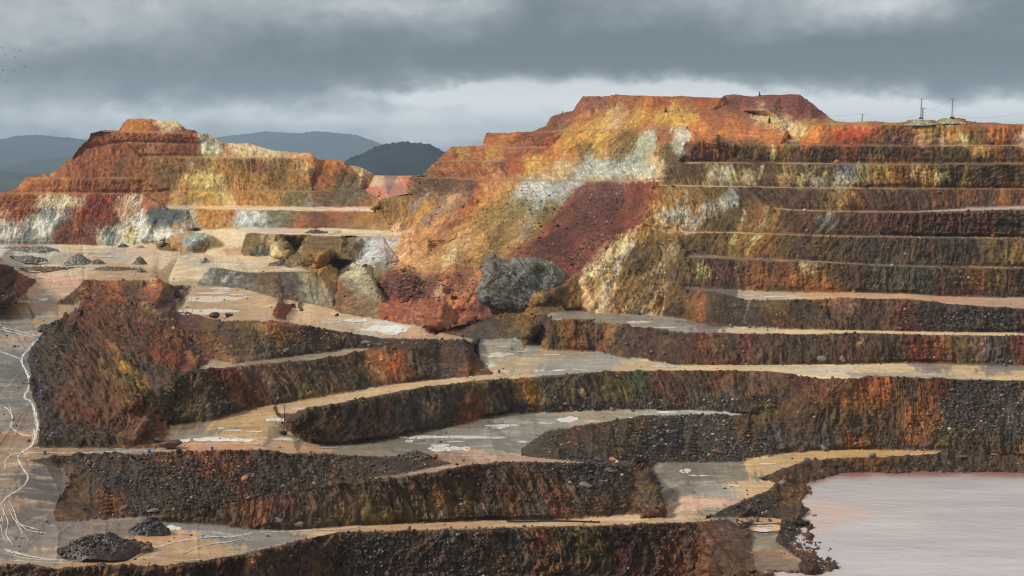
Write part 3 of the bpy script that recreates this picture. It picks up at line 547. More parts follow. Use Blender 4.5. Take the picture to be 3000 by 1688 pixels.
# bodies of one rock or one wash: colour, opacity, outline
AREAS = """
140.86.47 .5 A 30,890 640,450 840,440 1400,470 1410,620 990,640 1200,980 1000,890
152.106.56 .4 A 990,640 2200,640 2330,700 2415,830 2300,970 1180,975 1000,890
106.60.47 .8 B 1720,805 2225,805 2190,900 2130,1100 2000,1180 1860,1330 E 1560,335 1500,165 1250,120 B 1200,1330 1450,1180 1500,1060 1650,900
142.66.46 .6 B 2030,815 2225,805 2185,900 2120,1050 2000,1170 1700,1449 1560,1449 1750,1300 1950,1120 2050,980
168.72.42 .5 C 1080,430 1370,410 1330,480 1200,530 1050,530
158.162.150 .75 B 1700,665 2060,655 2220,690 2220,780 1640,785 1620,720
168.168.148 .6 B 2130,440 2210,440 2240,560 2200,640 2050,650 2080,560
180.180.170 .7 B 1290,805 1720,805 1560,960 1450,930 1380,1000 1250,900
112.82.56 .7 B 510,785 760,785 1000,800 900,890 490,885
88.94.96 .8 A 1060,1000 1130,975 1330,1020 1320,1080 1210,1140 1110,1160 1050,1090
190.188.176 .75 A 950,1080 1040,1000 1050,1110 1110,1180 1210,1170 1350,1080 1400,1020 1360,1140 1150,1235 980,1235
185.180.168 .7 A 0,1130 250,1080 330,1010 460,1030 380,1150 300,1220 0,1235
108.112.112 .7 A 150,1150 280,1125 230,1220 140,1235
152.70.44 .6 A 560,900 830,890 820,1060 600,1120 520,1000
114.62.46 .6 A 560,1150 690,1120 690,1235 440,1235
196.184.150 .6 A 270,900 620,900 600,985 250,995
190.170.96 .7 A 1310,760 1560,770 1560,850 1420,860 1310,830
190.160.84 .45 A 1560,860 1660,960 1250,970 1350,890
196.190.160 .7 A 1410,465 1480,465 1540,525 1600,630 1420,620
206.178.138 .6 A 1620,540 1790,545 2200,605 2215,632 1680,632
132.74.46 .6 A 660,480 1400,470 1410,620 990,625 640,560
138.80.48 .5 A 600,570 980,640 980,770 380,770
172.172.170 .7 B 130,1200 420,1190 380,1300 410,1370 20,1365 180,1300
176.172.166 .6 A 1680,1000 1900,1000 1880,1120 1640,1125
190.138.88 .5 B 420,1195 900,1120 1100,1150 E 700,110 450,200 400,170
112.64.48 .7 E 340,240 560,265 600,350 560,440 290,445 300,330
150.90.62 .7 E 300,460 1000,465 860,600 700,640 560,630 400,590
160.150.122 .55 E 0,200 200,220 330,400 290,450 100,420 0,300
200.172.128 .6 E 1660,330 1850,60 1930,40 1870,180 1760,330 1800,470 1930,525 1790,520 1650,440
104.84.50 .5 E 1950,330 2000,120 2200,0 2415,-20 2415,480 2100,500 1900,460
124.70.54 .6 C 300,215 620,195 800,190 1040,365 750,365 500,300
98.66.44 .55 D 560,500 950,480 1330,690 1340,860 1000,780 560,900
"""
# veins, washes and stains: colour, half width, opacity, path
STROKES = """
gy 12 .8 B 620,890 560,940 500,1000
bg 14 .8 B 740,970 660,1040 600,1095
yl 9 .8 D 800,780 835,830 860,870 900,950 1000,1010
og 9 .8 D 730,900 790,1010 850,1080 900,1170 960,1230
yl 12 .6 D 930,960 1020,1020 1040,1080
ye 5 .8 D 1020,490 1200,610 1310,690
oc 8 .7 D 580,350 620,400 680,460
oc 10 .8 D 1180,680 1290,780 1380,870
wh 9 .8 E 2080,20 1980,180 1900,310 1860,380 1850,450
cr 10 .7 E 2340,80 2230,220 2120,300
cr 12 .7 E 2330,330 2220,420 2130,505
cr 11 .7 E 2200,310 2090,440 2000,515
cr 8 .7 E 2100,300 2240,230 2290,150
wh 14 .8 C 350,860 340,930 270,965
wh 20 .85 C 180,1005 100,1080 30,1140
cr 6 .8 C 420,1010 440,1080 400,1140
cr 8 .7 B 2230,1060 2290,1130 2415,1140
cr 7 .7 E 1690,960 1640,1000 1645,1070 1720,1135
cr 5 .6 F 1240,740 1260,735
150.125.110 5 .6 H 950,800 985,900 1000,990
150.125.110 6 .7 H 1105,690 1130,740 1170,800
165.145.125 5 .7 H 380,790 440,870
165.145.125 5 .6 H 880,930 970,1020
165.145.125 5 .6 I 70,1150 110,1240 125,1300
ye 7 .7 C 625,560 630,640
cr 6 .7 C 1620,690 1620,780
cr 6 .6 C 1690,740 1680,800
wh 8 .6 A 1340,1070 1400,1130
wh 10 .7 A 470,1030 330,1120
cr 9 .7 A 1580,870 1660,960
cr 10 .6 A 1270,880 1230,950
cr 6 .7 A 2110,1190 2130,1300
wh 6 .6 D 1660,240 1580,310
wh 6 .6 D 1710,260 1660,310
gy 8 .6 A 230,1130 160,1220
pk 9 .6 D 1640,940 1700,1020
pk 7 .5 D 1950,940 2040,1010
150.120.105 8 .6 H 1690,1340 1700,1420
or 9 .7 F 1130,1100 1140,1200
or 12 .6 F 1250,1060 1330,1130 1400,1150
or 10 .8 F 1700,1230 1620,1330 1560,1400
rd 8 .7 E 1260,1000 1300,1005
or 7 .6 E 1600,790 1640,730
or 7 .6 E 1820,800 1890,730
cr 5 .6 E 180,870 240,940 300,990
cr 8 .6 E 1740,20 1690,120
rd 10 .7 B 2140,860 2100,930
yl 10 .6 B 1560,700 1500,780
cr 8 .6 C 870,690 940,800
wh 8 .6 C 190,690 230,760
wh 6 .6 C 310,700 280,760
cr 6 .8 C 180,690 205,745 240,800
cr 7 .7 C 430,800 470,770 500,750
ye 5 .7 C 1010,700 985,790
ye 6 .7 C 1300,700 1275,800
cr 5 .7 C 1450,710 1480,800
ye 7 .7 C 40,850 10,980
ye 6 .7 B 2330,850 2380,960
cr 6 .7 C 560,700 540,790
cr 6 .7 C 740,700 760,800
yl 6 .6 C 1880,420 1900,520
yl 5 .6 C 2110,560 2140,640
cr 7 .8 E 2390,60 2300,200 2230,330
ye 6 .7 C 600,1010 570,1120 540,1200
ye 6 .7 C 510,1200 480,1290
cr 6 .7 F 820,200 900,270
150.140.125 4 .6 F 400,440 380,560
150.140.125 4 .6 F 470,450 440,590
150.140.125 4 .5 E 1500,1000 1490,1100
150.125.110 4 .6 E 560,1120 600,1230
150.125.110 4 .6 E 300,1150 330,1290
130.110.95 4 .6 D 1700,930 1720,1040
130.110.95 4 .6 D 1840,900 1880,1040
150.100.50 6 .6 D 1610,960 1640,1100 1700,1170
150.125.110 4 .6 H 250,880 330,1000
150.125.110 4 .6 H 960,820 1010,980
150.125.110 4 .6 H 1130,700 1190,830
"""
def colour_seeds(px, py, S, fy=1.25, sig=0.42, lean=None):
    out = np.zeros((len(px), 3), np.float32); px, py, S = np.float32(px), np.float32(py), np.float32(S)
    lean = None if lean is None else np.float32(lean)
    for k in range(0, len(px), 60000):
        x, y = px[k:k + 60000, None], py[k:k + 60000, None]
        dy = y - S[None, :, 1]
        if lean is None: d2 = (x - S[None, :, 0]) ** 2 + (fy * dy) ** 2
        else:                                       # stains are drawn out down the fall of the slope
            le = lean[k:k + 60000, None]
            d2 = (1.15 * (x - S[None, :, 0] + le * dy)) ** 2 + (np.clip(fy - 0.95 * np.abs(le), 0.45, 2) * dy) ** 2
        w = np.exp(-d2 / (2 * (sig * S[None, :, 2]) ** 2)) + 1e-9 / (1 + d2 / 900)
        out[k:k + 60000] = (w @ S[:, 3:]) / w.sum(1)[:, None]
    return out
def dist_path(px, py, path):
    best = np.full(len(px), 1e9, np.float32)
    for (x0, y0), (x1, y1) in zip(path, path[1:]):
        dx, dy = x1 - x0, y1 - y0
        t = np.clip(((px - x0) * dx + (py - y0) * dy) / (dx * dx + dy * dy + 1e-9), 0, 1)
        best = np.minimum(best, np.hypot(px - x0 - t * dx, py - y0 - t * dy))
    return best
# ------------------------------------------------------------------ refine the survey into a fine mesh
def refine(P, ci, tri, limit, passes=9):
    tri = tri.astype(np.int64)
    for _ in range(passes):
        e = np.sort(np.concatenate([tri[:, [0, 1]], tri[:, [1, 2]], tri[:, [2, 0]]]), 1)
        code = e[:, 0] * (len(P) + 1) + e[:, 1]
        u, inv = np.unique(code, return_inverse=True)
        a, b = u // (len(P) + 1), u % (len(P) + 1)
        ln = np.hypot(*(P[a] - P[b]).T)
        mid = (P[a] + P[b]) / 2
        lim = np.where((mid[:, 0] < -20) | (mid[:, 0] > 3020) | (mid[:, 1] > 1710), limit * 1.9, limit)
        split = ln > lim
        if not split.any(): break
        nid = np.full(len(u), -1, np.int64)
        nid[split] = len(P) + np.arange(split.sum())
        P = np.concatenate([P, mid[split]]); ci = np.concatenate([ci, (ci[a[split]] + ci[b[split]]) / 2])
        n = len(tri)
        m = np.stack([nid[inv[:n]], nid[inv[n:2 * n]], nid[inv[2 * n:]]], 1)
        s = (m >= 0)
        cnt = s.sum(1)
        new = [tri[cnt == 0]]
        k = cnt == 3
        T, M = tri[k], m[k]
        new += [np.stack([T[:, 0], M[:, 0], M[:, 2]], 1), np.stack([M[:, 0], T[:, 1], M[:, 1]], 1), np.stack([M[:, 2], M[:, 1], T[:, 2]], 1), M]
        for r in range(3):                       # one edge
            k = (cnt == 1) & s[:, r]
            T, M = tri[k], m[k]
            A, B, C, X = T[:, r], T[:, (r + 1) % 3], T[:, (r + 2) % 3], M[:, r]
            new += [np.stack([A, X, C], 1), np.stack([X, B, C], 1)]
            k = (cnt == 2) & ~s[:, r]            # two edges: all but r
            T, M = tri[k], m[k]
            A, B, C = T[:, r], T[:, (r + 1) % 3], T[:, (r + 2) % 3]
            Y, Z = M[:, (r + 1) % 3], M[:, (r + 2) % 3]
            new += [np.stack([A, B, Y], 1), np.stack([A, Y, Z], 1), np.stack([Z, Y, C], 1)]
        tri = np.concatenate(new)
    return P, ci, tri
def vnormals(X, tri):
    n = np.cross(X[tri[:, 1]] - X[tri[:, 0]], X[tri[:, 2]] - X[tri[:, 0]])
    ln = np.linalg.norm(n, axis=1) + 1e-12
    fn = n / ln[:, None]
    w = np.minimum(ln, np.percentile(ln, 90))
    out = np.zeros_like(X)
    for k in range(3):
        for ax in range(3):
            out[:, ax] += np.bincount(tri[:, k], fn[:, ax] * w, minlength=len(X))
    return out / (np.linalg.norm(out, axis=1)[:, None] + 1e-12), fn
def smooth(step0, step1, x):
    t = np.clip((x - step0) / (step1 - step0), 0, 1)
    return t * t * (3 - 2 * t)
P0, ci0, tri0 = build_tin()
X0 = pos(P0[:, 0], P0[:, 1], 1 / ci0)
BVH = BVHTree.FromPolygons([Vector(v) for v in X0], [tuple(int(i) for i in t) for t in tri0])
P, ci, TRI = refine(P0, ci0, tri0, LIMIT)
def relax(ci, tri, w, it):
    e = np.concatenate([tri[:, [0, 1]], tri[:, [1, 2]], tri[:, [2, 0]]]); e = np.concatenate([e, e[:, ::-1]])
    cnt = np.bincount(e[:, 0], minlength=len(ci))
    for _ in range(it):
        ci = ci + w * (np.bincount(e[:, 0], ci[e[:, 1]], minlength=len(ci)) / np.maximum(cnt, 1) - ci)
    return ci
ZONE = PO("D 0,30 1150,60 1500,90 2415,40 E 300,150 480,380 600,690 0,640 D 1300,560 1260,640 1000,480 560,480 0,470")
_z = in_poly(P[:, 0], P[:, 1], ZONE)
_z2 = in_poly(P[:, 0], P[:, 1], PO("D 0,470 620,470 1340,690 1500,850 1380,935 1230,1330 G 1290,520 0,1449")) | in_poly(P[:, 0], P[:, 1], PO("E 440,200 1500,420 1600,520 1400,800 950,720 300,690")) | in_poly(P[:, 0], P[:, 1], PO("G 1900,280 2200,240 2200,520 1900,520"))
_in = (P[:, 1] > np.interp(P[:, 0], SKY[0], SKY[1]) + 6)
ci = relax(ci, TRI, _in * (0.35 + 0.3 * _z2), 3)
_z3 = in_poly(P[:, 0], P[:, 1], PO("D 0,470 600,470 520,540 405,565 300,640 250,700 185,800 175,870 200,960 220,1050 212,1130 242,1200 258,1300 262,1449 G 210,540 185,640 420,692 470,775 410,880 350,1000 370,1075 820,1075 1060,1078 1500,1105 1700,1150 1500,1310 1050,1370 720,1360 400,1385 240,1360 0,1360"))
ci = relax(ci, TRI, 0.7 * _z3, 60)
_z |= in_poly(P[:, 0], P[:, 1], PO('B 262,775 300,770 495,770 460,830 450,880 300,925 262,915 205,884 175,855'))
ci = relax(ci, TRI, 0.7 * _z, 24)
ci = relax(ci, TRI, 0.6 * (_z2 & ~_z), 30)
X = pos(P[:, 0], P[:, 1], 1 / ci)
print('refined', len(P), len(TRI), time.time() - T0)
Nv, fn = vnormals(X, TRI)
px, py = P[:, 0].astype(np.float32), P[:, 1].astype(np.float32)
q = X.astype(np.float32)
D = (1 / ci).astype(np.float32)
mpp = D / F_PX                                        # metres per survey pixel
# flat floors
def floor_at(fx, fy, up):
    m = np.zeros(len(fx), bool)
    for p_ in FLOOR_IN: m |= in_poly(fx, fy, p_)
    for p_ in FLOOR_OUT: m &= ~in_poly(fx, fy, p_)
    for p_ in FLOOR_ADD: m |= in_poly(fx, fy, p_)
    lim = np.where((fx > 1900) & (fy < 1080), 0.955, 0.90)
    m &= up > lim
    for p_ in FLOOR_SURE: m |= in_poly(fx, fy, p_)
    return m
fc = P[TRI].mean(1)
wob = fbm(X[TRI].mean(1) / 6.0, 3, 5) * 4
_nz = relax(np.abs(Nv[:, 2]), TRI, 0.6, 5)
F_FLOOR = floor_at(fc[:, 0] + wob, fc[:, 1] + 0.5 * wob, _nz[TRI].mean(1))
def vmean(fv):
    a_ = np.zeros(len(P)); b_ = np.zeros(len(P))
    for k in range(3): a_ += np.bincount(TRI[:, k], fv, minlength=len(P)); b_ += np.bincount(TRI[:, k], minlength=len(P))
    return a_ / np.maximum(b_, 1)
F_FLOOR = relax(vmean(F_FLOOR.astype(float)), TRI, 0.6, 5)[TRI].mean(1) > 0.5
vf = np.zeros(len(P)); vc = np.zeros(len(P))
for k in range(3):
    vf += np.bincount(TRI[:, k], F_FLOOR.astype(float), minlength=len(P)); vc += np.bincount(TRI[:, k], minlength=len(P))
floor = vf / np.maximum(vc, 1)
wall = (1 - smooth(0.2, 0.8, floor)).astype(np.float32)
# ---- relief
BENCH = ("A 700,446 840,445 1100,456 1300,462 1430,464", "A 200,782 350,778 680,781 960,778", "A 30,890 300,886 700,887 1000,888", "A 990,631 1240,631 1500,632 1800,635 2000,637 2200,641", "A 1230,872 1600,875 2200,871", "A 640,563 890,532 1400,541",
         "B 505,772 760,780 1000,791 1300,794 1700,797 2200,795", "B 700,656 1100,659 1500,654 1700,645", "B 1010,553 1170,567 1500,562", "B 1350,452 1510,450 1790,437 2000,431 2330,419 2415,406", "B 1780,350 2050,330 2300,312 2410,305 C 60,302 330,312",
         "C 0,672 640,673 1080,678 1500,682 2415,673", "C 0,832 430,840 900,848 1400,852 2415,854", "C 620,987 740,1004 1200,1016 1640,1018 2000,1005", "C 0,1160 450,1165 1000,1188 1500,1194 2415,1208", "C 150,512 330,536 800,543 1500,549 2415,550", "F 300,130 600,144 900,158 1300,182 1700,197 2415,208")
bench_d = np.full(len(P), 1e3, np.float32)
for b_ in BENCH:
    bench_d = np.minimum(bench_d, np.abs(py - np.interp(px, [t[0] for t in parse(b_)], [t[1] for t in parse(b_)])) + 1e3 * ((px < parse(b_)[0][0]) | (px > max(parse(b_)[-1][0], 2995 if parse(b_)[-1][0] > 2990 else 0) + 300 * (parse(b_)[-1][0] > 2990))))
def sc(a, b=None): return q / np.array((a, a, a if b is None else b), np.float32)
hill = (py < 640) | ((py < 800) & (px > 1000) & (px < 2000))
lean = 0.45 * vnoise(q / 60, 55)
qs = q.copy(); qs[:, 0] += (lean + 0.15) * q[:, 2]
rib = fbm(qs / np.array((2.9, 2.9, 12), np.float32) + fbm(sc(9), 2, 50)[:, None] * 0.9, 5, 1, 0.6, ridged=True)
crag = fbm(qs / np.array((1.5, 1.5, 2.6), np.float32), 4, 8, 0.6, ridged=True)
big = fbm(sc(11, 9), 3, 21)
med = fbm(sc(3.4), 4, 31, 0.55)
LEAN = [(250, 1060, 230, 160, -0.9), (620, 1000, 200, 90, -0.5), (1550, 680, 330, 150, 0.85), (1750, 800, 150, 130, 0.9), (900, 790, 90, 60, -0.8), (1150, 640, 150, 70, 0.7), (2300, 640, 260, 60, 0.5),
        (1400, 1480, 420, 90, -0.28), (1500, 1180, 500, 60, -0.25), (1650, 330, 220, 80, 0.7), (300, 520, 250, 120, 0.25), (2650, 1180, 160, 90, -0.1), (1800, 1620, 300, 90, -0.5), (820, 1170, 200, 60, -0.5)]
ln_, lw_ = np.zeros(len(P)), np.full(len(P), 0.35)
for cx_, cy_, rx_, ry_, v_ in LEAN:
    w_ = np.exp(-((px - cx_) / rx_) ** 2 - ((py - cy_) / ry_) ** 2)
    ln_ += w_ * v_; lw_ += w_
ln_ = ln_ / lw_
def slide(across, along, octv, seed, ridged=False, gain=0.55):
    """noise drawn out down the fall of the slope"""
    c_ = px + ln_ * (py - 900) + 10 * vnoise(q / 13, seed + 40)
    return fbm(np.stack([c_ / across, py / along, D / 14], -1), octv, seed, gain, ridged)
gul = slide(19, 120, 5, 701, True, 0.6); gul2 = slide(46, 200, 3, 711, True)
slope_w = smooth(0.985, 0.86, np.abs(Nv[:, 2])).astype(np.float32)
d1, r1 = cells(q / 1.8 + med[:, None] * 0.25, 3)
d2, r2 = cells(q / 0.85, 13)
stone1 = np.maximum(0, 0.55 - d1); stone2 = np.maximum(0, 0.5 - d2)
patch = smooth(-0.25, 0.35, fbm(sc(16, 10), 3, 77))
steep = smooth(0.62, 0.30, np.abs(Nv[:, 2])).astype(np.float32)      # near vertical cut faces: ribs; gentler: stones
RUB = [PO(t) for t in ("G 440,600 2410,590 H 780,650 400,740 G 2410,800 1000,1030 780,900 720,760", "H 1300,640 1400,480 1900,340 2400,310 I 300,310 700,560 400,640 100,650 H 2100,690 2000,850 1700,850 1400,700",
  "F 1930,1010 2415,1015 2415,1410 1700,1430 1500,1410 1700,1250", "D 200,800 400,570 560,600 480,900 420,1449 280,1449", "H 0,1140 1000,1120 1450,1300 1300,1449 0,1449", "E 270,440 350,230 480,210 640,260 900,270 980,300 900,440",
  "F 1600,430 2400,540 2400,660 1500,650", "B 1100,950 2000,850 2000,1170 1700,1449 1000,1449 700,1300", "I 180,1040 380,930 620,860 860,840 820,900 530,1020", "I 700,690 2415,596 2415,715 1100,715", "E 0,650 900,710 900,760 0,780 D 1400,690 1380,650", "I 690,1050 680,1140 700,1260 890,1400 1040,1390 870,1160",
  "F 0,1150 800,1120 560,1230 0,1210", "E 1300,1190 2415,1120 2415,1200 1200,1230", "D 1200,740 2415,720 2415,800 1500,860", "B 440,760 1000,800 900,890 480,890")]
rub = np.zeros(len(P), np.float32)
for p_ in RUB: rub = np.maximum(rub, in_poly(px + med * 14, py + big * 14, p_).astype(np.float32))
far = smooth(560, 900, D).astype(np.float32)
rub *= 0.25 + 0.75 * smooth(-0.45, 0.05, fbm(sc(14, 9), 3, 83))
amp = wall * slope_w
rough_w = np.clip(0.35 + 0.65 * steep, 0, 1) * (1 - 0.65 * rub)
disp = amp * rough_w * (1.2 * (rib - 0.1) + 1.4 * big * (1 - 0.5 * far) + 1.2 * crag * (1 + 0.5 * far)) * (1 + 0.3 * far)
near_floor = relax(floor, TRI, 0.7, 14)
calm = 1 - 0.75 * smooth(0.03, 0.35, near_floor)
calm = calm * (1 - far * 0.75 * smooth(34, 4, py - np.interp(px, SKY[0], SKY[1])))
calm = calm * (1 - 0.8 * smooth(9, 3, bench_d))
disp *= 0.4 + 0.6 * calm
disp += amp * calm * (1 - 0.7 * rub) * mpp * (8.0 * gul + 9.0 * gul2) * (1 - 0.45 * far) * (1 + 0.5 * smooth(600, 480, D))
mound = in_poly(px + 20 * med, py, PO('D 640,300 1000,470 1340,700 1230,980 1000,960 1100,1300 G 1000,520 300,520 D 300,1250 260,800 420,600')).astype(np.float32)
disp += mound * wall * mpp * (13 * gul2 + 11 * gul + 8 * crag)
pile = in_poly(px, py, PO('C 270,200 300,180 820,175 900,235 1070,370 700,372 400,300')).astype(np.float32)
disp *= 1 - 0.75 * pile
disp += wall * (0.3 + 0.7 * slope_w) * (1.2 * med * (1 - 0.3 * far) + (0.3 + 0.9 * np.maximum(rub, 0.6 * patch)) * (1.5 * stone1 * (1 + 0.2 * far) + 0.95 * stone2))
disp += (1 - wall) * 0.03 * fbm(sc(2.0), 2, 91)
edge = smooth(0.05, 0.5, floor) * wall                     # stones pushed up along the rims
disp_up = edge * np.maximum(0, fbm(sc(1.6), 2, 61) - 0.15) * 1.4
Xd = X + Nv * disp[:, None]
Xd[:, 2] += disp_up
# ---- colour
warp = lambda s, seed: fbm(q / s, 4, seed, 0.6)
fs = np.clip(0.8 / mpp / 6, 0.6, 1.3)                 # nearer ground: larger on the survey
wx = (warp(9, 101) * 14 + slide(9, 70, 4, 741) * 30 + slide(34, 90, 2, 745) * 20) * fs; wy = (warp(9, 111) * 10 + slide(7, 60, 4, 751) * 30 + warp(2.0, 117) * 12) * fs
gx = wx + ((r2 * 7.13) % 1 - 0.5) * 30 * fs; gy = wy + ((r2 * 13.7) % 1 - 0.5) * 20 * fs     # each stone its own provenance
gx = gx + ((r1 * 5.77) % 1 - 0.5) * 20; gy = gy + ((r1 * 11.3) % 1 - 0.5) * 14
streak = fbm(sc(1.6, 9), 3, 121); v0 = fbm(sc(1.3), 2, 125)
lum = lambda c: c @ np.array((0.3, 0.6, 0.1), np.float32)
WS, FS = seeds(WALL, True), seeds(FLOOR)
_w = wall > 0.01; _f = wall < 0.99
cw = np.zeros((len(P), 3), np.float32); cf = cw.copy()
cw[_w] = 0.5 * colour_seeds((px + wx)[_w], (py + wy)[_w], WS, 1.05, 0.42, ln_[_w]) + 0.26 * colour_seeds((px + gx)[_w], (py + gy)[_w], WS, 1.05, 0.42, ln_[_w]) + 0.24 * colour_seeds((px + wx)[_w], (py + wy)[_w], WS, 1.6, 1.15, ln_[_w])
_l = (cw @ np.array((0.3, 0.6, 0.1), np.float32))[:, None]; cw = (_l + (cw - _l) * SAT) * np.array((1.06, 1.06, 0.96), np.float32)
for ln in STROKES.strip().splitlines():
    t = ln.split()
    col = PAL['orr' if t[0] == 'or' else t[0]] if t[0][0].isalpha() else tuple(float(v) for v in t[0].split('.'))
    col = ((np.array(col, np.float32) / 255 + 0.055) / 1.055) ** 2.4
    path = [(a, b) for a, b, _ in parse(' '.join(t[3:]))]
    xs, ys = [p_[0] for p_ in path], [p_[1] for p_ in path]
    w_ = float(t[1])
    m = np.where((px > min(xs) - 60) & (px < max(xs) + 60) & (py > min(ys) - 60) & (py < max(ys) + 60))[0]
    d = dist_path(px[m] + wx[m] * 0.6, py[m] + wy[m] * 0.6, path)
    a = (float(t[2]) * smooth(1.5, 0.3, d / w_ + streak[m] * 0.5) * smooth(-0.55, 0.15, streak[m] + 0.4 * v0[m]))[:, None]
    cw[m] = cw[m] * (1 - a) + col * a
fray = slide(8, 60, 4, 781) * 16 + fbm(sc(1.6), 2, 785) * 7
for ln in AREAS.strip().splitlines():
    t = ln.split()
    col = ((np.array([float(v) for v in t[0].split('.')], np.float32) / 255 + 0.055) / 1.055) ** 2.4
    poly = PO(' '.join(t[2:]))
    xs, ys = [p_[0] for p_ in poly], [p_[1] for p_ in poly]
    m = np.where((px > min(xs) - 50) & (px < max(xs) + 50) & (py > min(ys) - 50) & (py < max(ys) + 50))[0]
    d = dist_path(px[m], py[m], poly + poly[:1]) * np.where(in_poly(px[m], py[m], poly), 1, -1)
    a = (float(t[1]) * smooth(-6, 9, d + fray[m]))[:, None]
    cw[m] = cw[m] * (1 - a) + col * (0.55 + 0.45 * lum(cw[m])[:, None] / max(0.02, float(lum(cw[m]).mean()))) * a
cf[_f] = colour_seeds((px + wx * 2.2)[_f], (py + wy * 0.22)[_f], FS, 3.0, 0.75)
# blocks, seams and stones of random tone; contrast also paints in crevice shade
v1 = fbm(qs / np.array((4.5, 4.5, 8), np.float32), 4, 131, 0.65); v2 = fbm(sc(1.5, 2.6), 3, 141, 0.6); v3 = slide(6, 55, 4, 761); v4 = slide(24, 130, 3, 771)
tone = 1.08 * np.exp(0.6 * v1 + 1.0 * v2 * (1 - 0.4 * rub) * (1 - 0.4 * far) + (1.2 * v3 + 0.75 * v4) * (0.35 + 0.65 * steep) * (1 - 0.8 * rub))
sshade = np.where(r1 > 0.80, 1.75, np.where(r1 < 0.3, 0.62, 1.0)) * (smooth(0.62, 0.42, d1)) + 0.7 * (1 - smooth(0.62, 0.42, d1))
sshade2 = (0.62 + 0.95 * r2 ** 2) * smooth(0.6, 0.38, d2) + 0.6 * (1 - smooth(0.6, 0.38, d2))
rw = np.clip(rub * 0.9 + 0.45 * patch * (1 - rub) * (1 - steep), 0, 1) * (1 - 0.35 * far)
tone = tone * (1 + rw * (sshade * sshade2 ** 0.8 * 1.05 - 1))
cw = cw * tone[:, None]
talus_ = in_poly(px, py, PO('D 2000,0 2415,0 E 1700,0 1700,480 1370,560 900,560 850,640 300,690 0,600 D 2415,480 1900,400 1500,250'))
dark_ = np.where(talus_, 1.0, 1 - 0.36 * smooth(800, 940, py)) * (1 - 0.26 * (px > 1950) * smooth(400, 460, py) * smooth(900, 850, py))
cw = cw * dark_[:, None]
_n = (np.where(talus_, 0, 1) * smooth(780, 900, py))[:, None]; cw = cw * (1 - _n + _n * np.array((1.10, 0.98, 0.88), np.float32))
dust = (0.66 * smooth(3.6, 1.0, bench_d + 2.2 * v3) * smooth(-0.45, 0.2, slide(70, 400, 3, 795)))[:, None]; cw = cw * (1 - dust) + dust * np.where((px > 1900)[:, None], np.array((0.33, 0.19, 0.105)), np.array((0.42, 0.25, 0.135)))
g = lum(cw)[:, None]
hue = 0.10 * fbm(sc(2.8, 4), 3, 161)[:, None] * np.array((1.0, 0.1, -1.0), np.float32)
cw = np.clip(cw * (1 + hue), 0.006, 0.85)
track = fbm(np.stack([q[:, 0] / 30, q[:, 1] / 2.2, q[:, 2] / 9], -1), 4, 175, 0.65)
tf = np.exp(0.30 * fbm(np.stack([q[:, 0] / 14, q[:, 1] / 5, q[:, 2]], -1), 4, 171, 0.6) + 0.42 * track + 0.22 * fbm(sc(1.4), 3, 181))
_l = lum(cf)[:, None]; crust = (smooth(0.1, 0.55, fbm(np.stack([q[:, 0] / 12, q[:, 1] / 3.5, q[:, 2]], -1), 4, 191, 0.6)) * 0.45)[:, None]; cf = cf * (1 - crust) + crust * np.array((0.60, 0.53, 0.43), np.float32)
cf = (1.10 + 0.16 * smooth(870, 800, py))[:, None] * (_l + (cf - _l) * 0.80) * np.array((1.04, 1.0, 0.95), np.float32)
cf = np.clip(cf * tf[:, None], 0.01, 0.85)
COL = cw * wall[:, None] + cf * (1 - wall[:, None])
COL *= ALB
def make_mesh(name, V, T, attrs, mat, smooth_=False):
    me = bpy.data.meshes.new(name)
    me.vertices.add(len(V)); me.vertices.foreach_set('co', np.ascontiguousarray(V, np.float32).ravel())
    me.loops.add(len(T) * 3); me.loops.foreach_set('vertex_index', np.ascontiguousarray(T, np.int32).ravel())
    me.polygons.add(len(T)); me.polygons.foreach_set('loop_start', np.arange(0, len(T) * 3, 3, dtype=np.int32))
    if smooth_: me.polygons.foreach_set('use_smooth', np.ones(len(T), bool))
    me.update(calc_edges=True)
    for an, av in attrs.items():
        if av.ndim == 2:
            a = me.attributes.new(an, 'FLOAT_COLOR', 'POINT')
            a.data.foreach_set('color', np.concatenate([av, np.ones((len(av), 1))], 1).astype(np.float32).ravel())
        else:
            a = me.attributes.new(an, 'FLOAT', 'POINT'); a.data.foreach_set('value', av.astype(np.float32).ravel())
    me.materials.append(mat)
    return me
def link(o, parent=None):
    scene.collection.objects.link(o)
    if parent: o.parent = parent
    return o
def tag(o, label=None, cat=None, group=None, kind=None):
    for k, v in (('label', label), ('category', cat), ('group', group), ('kind', kind)):
        if v: o[k] = v
    return o
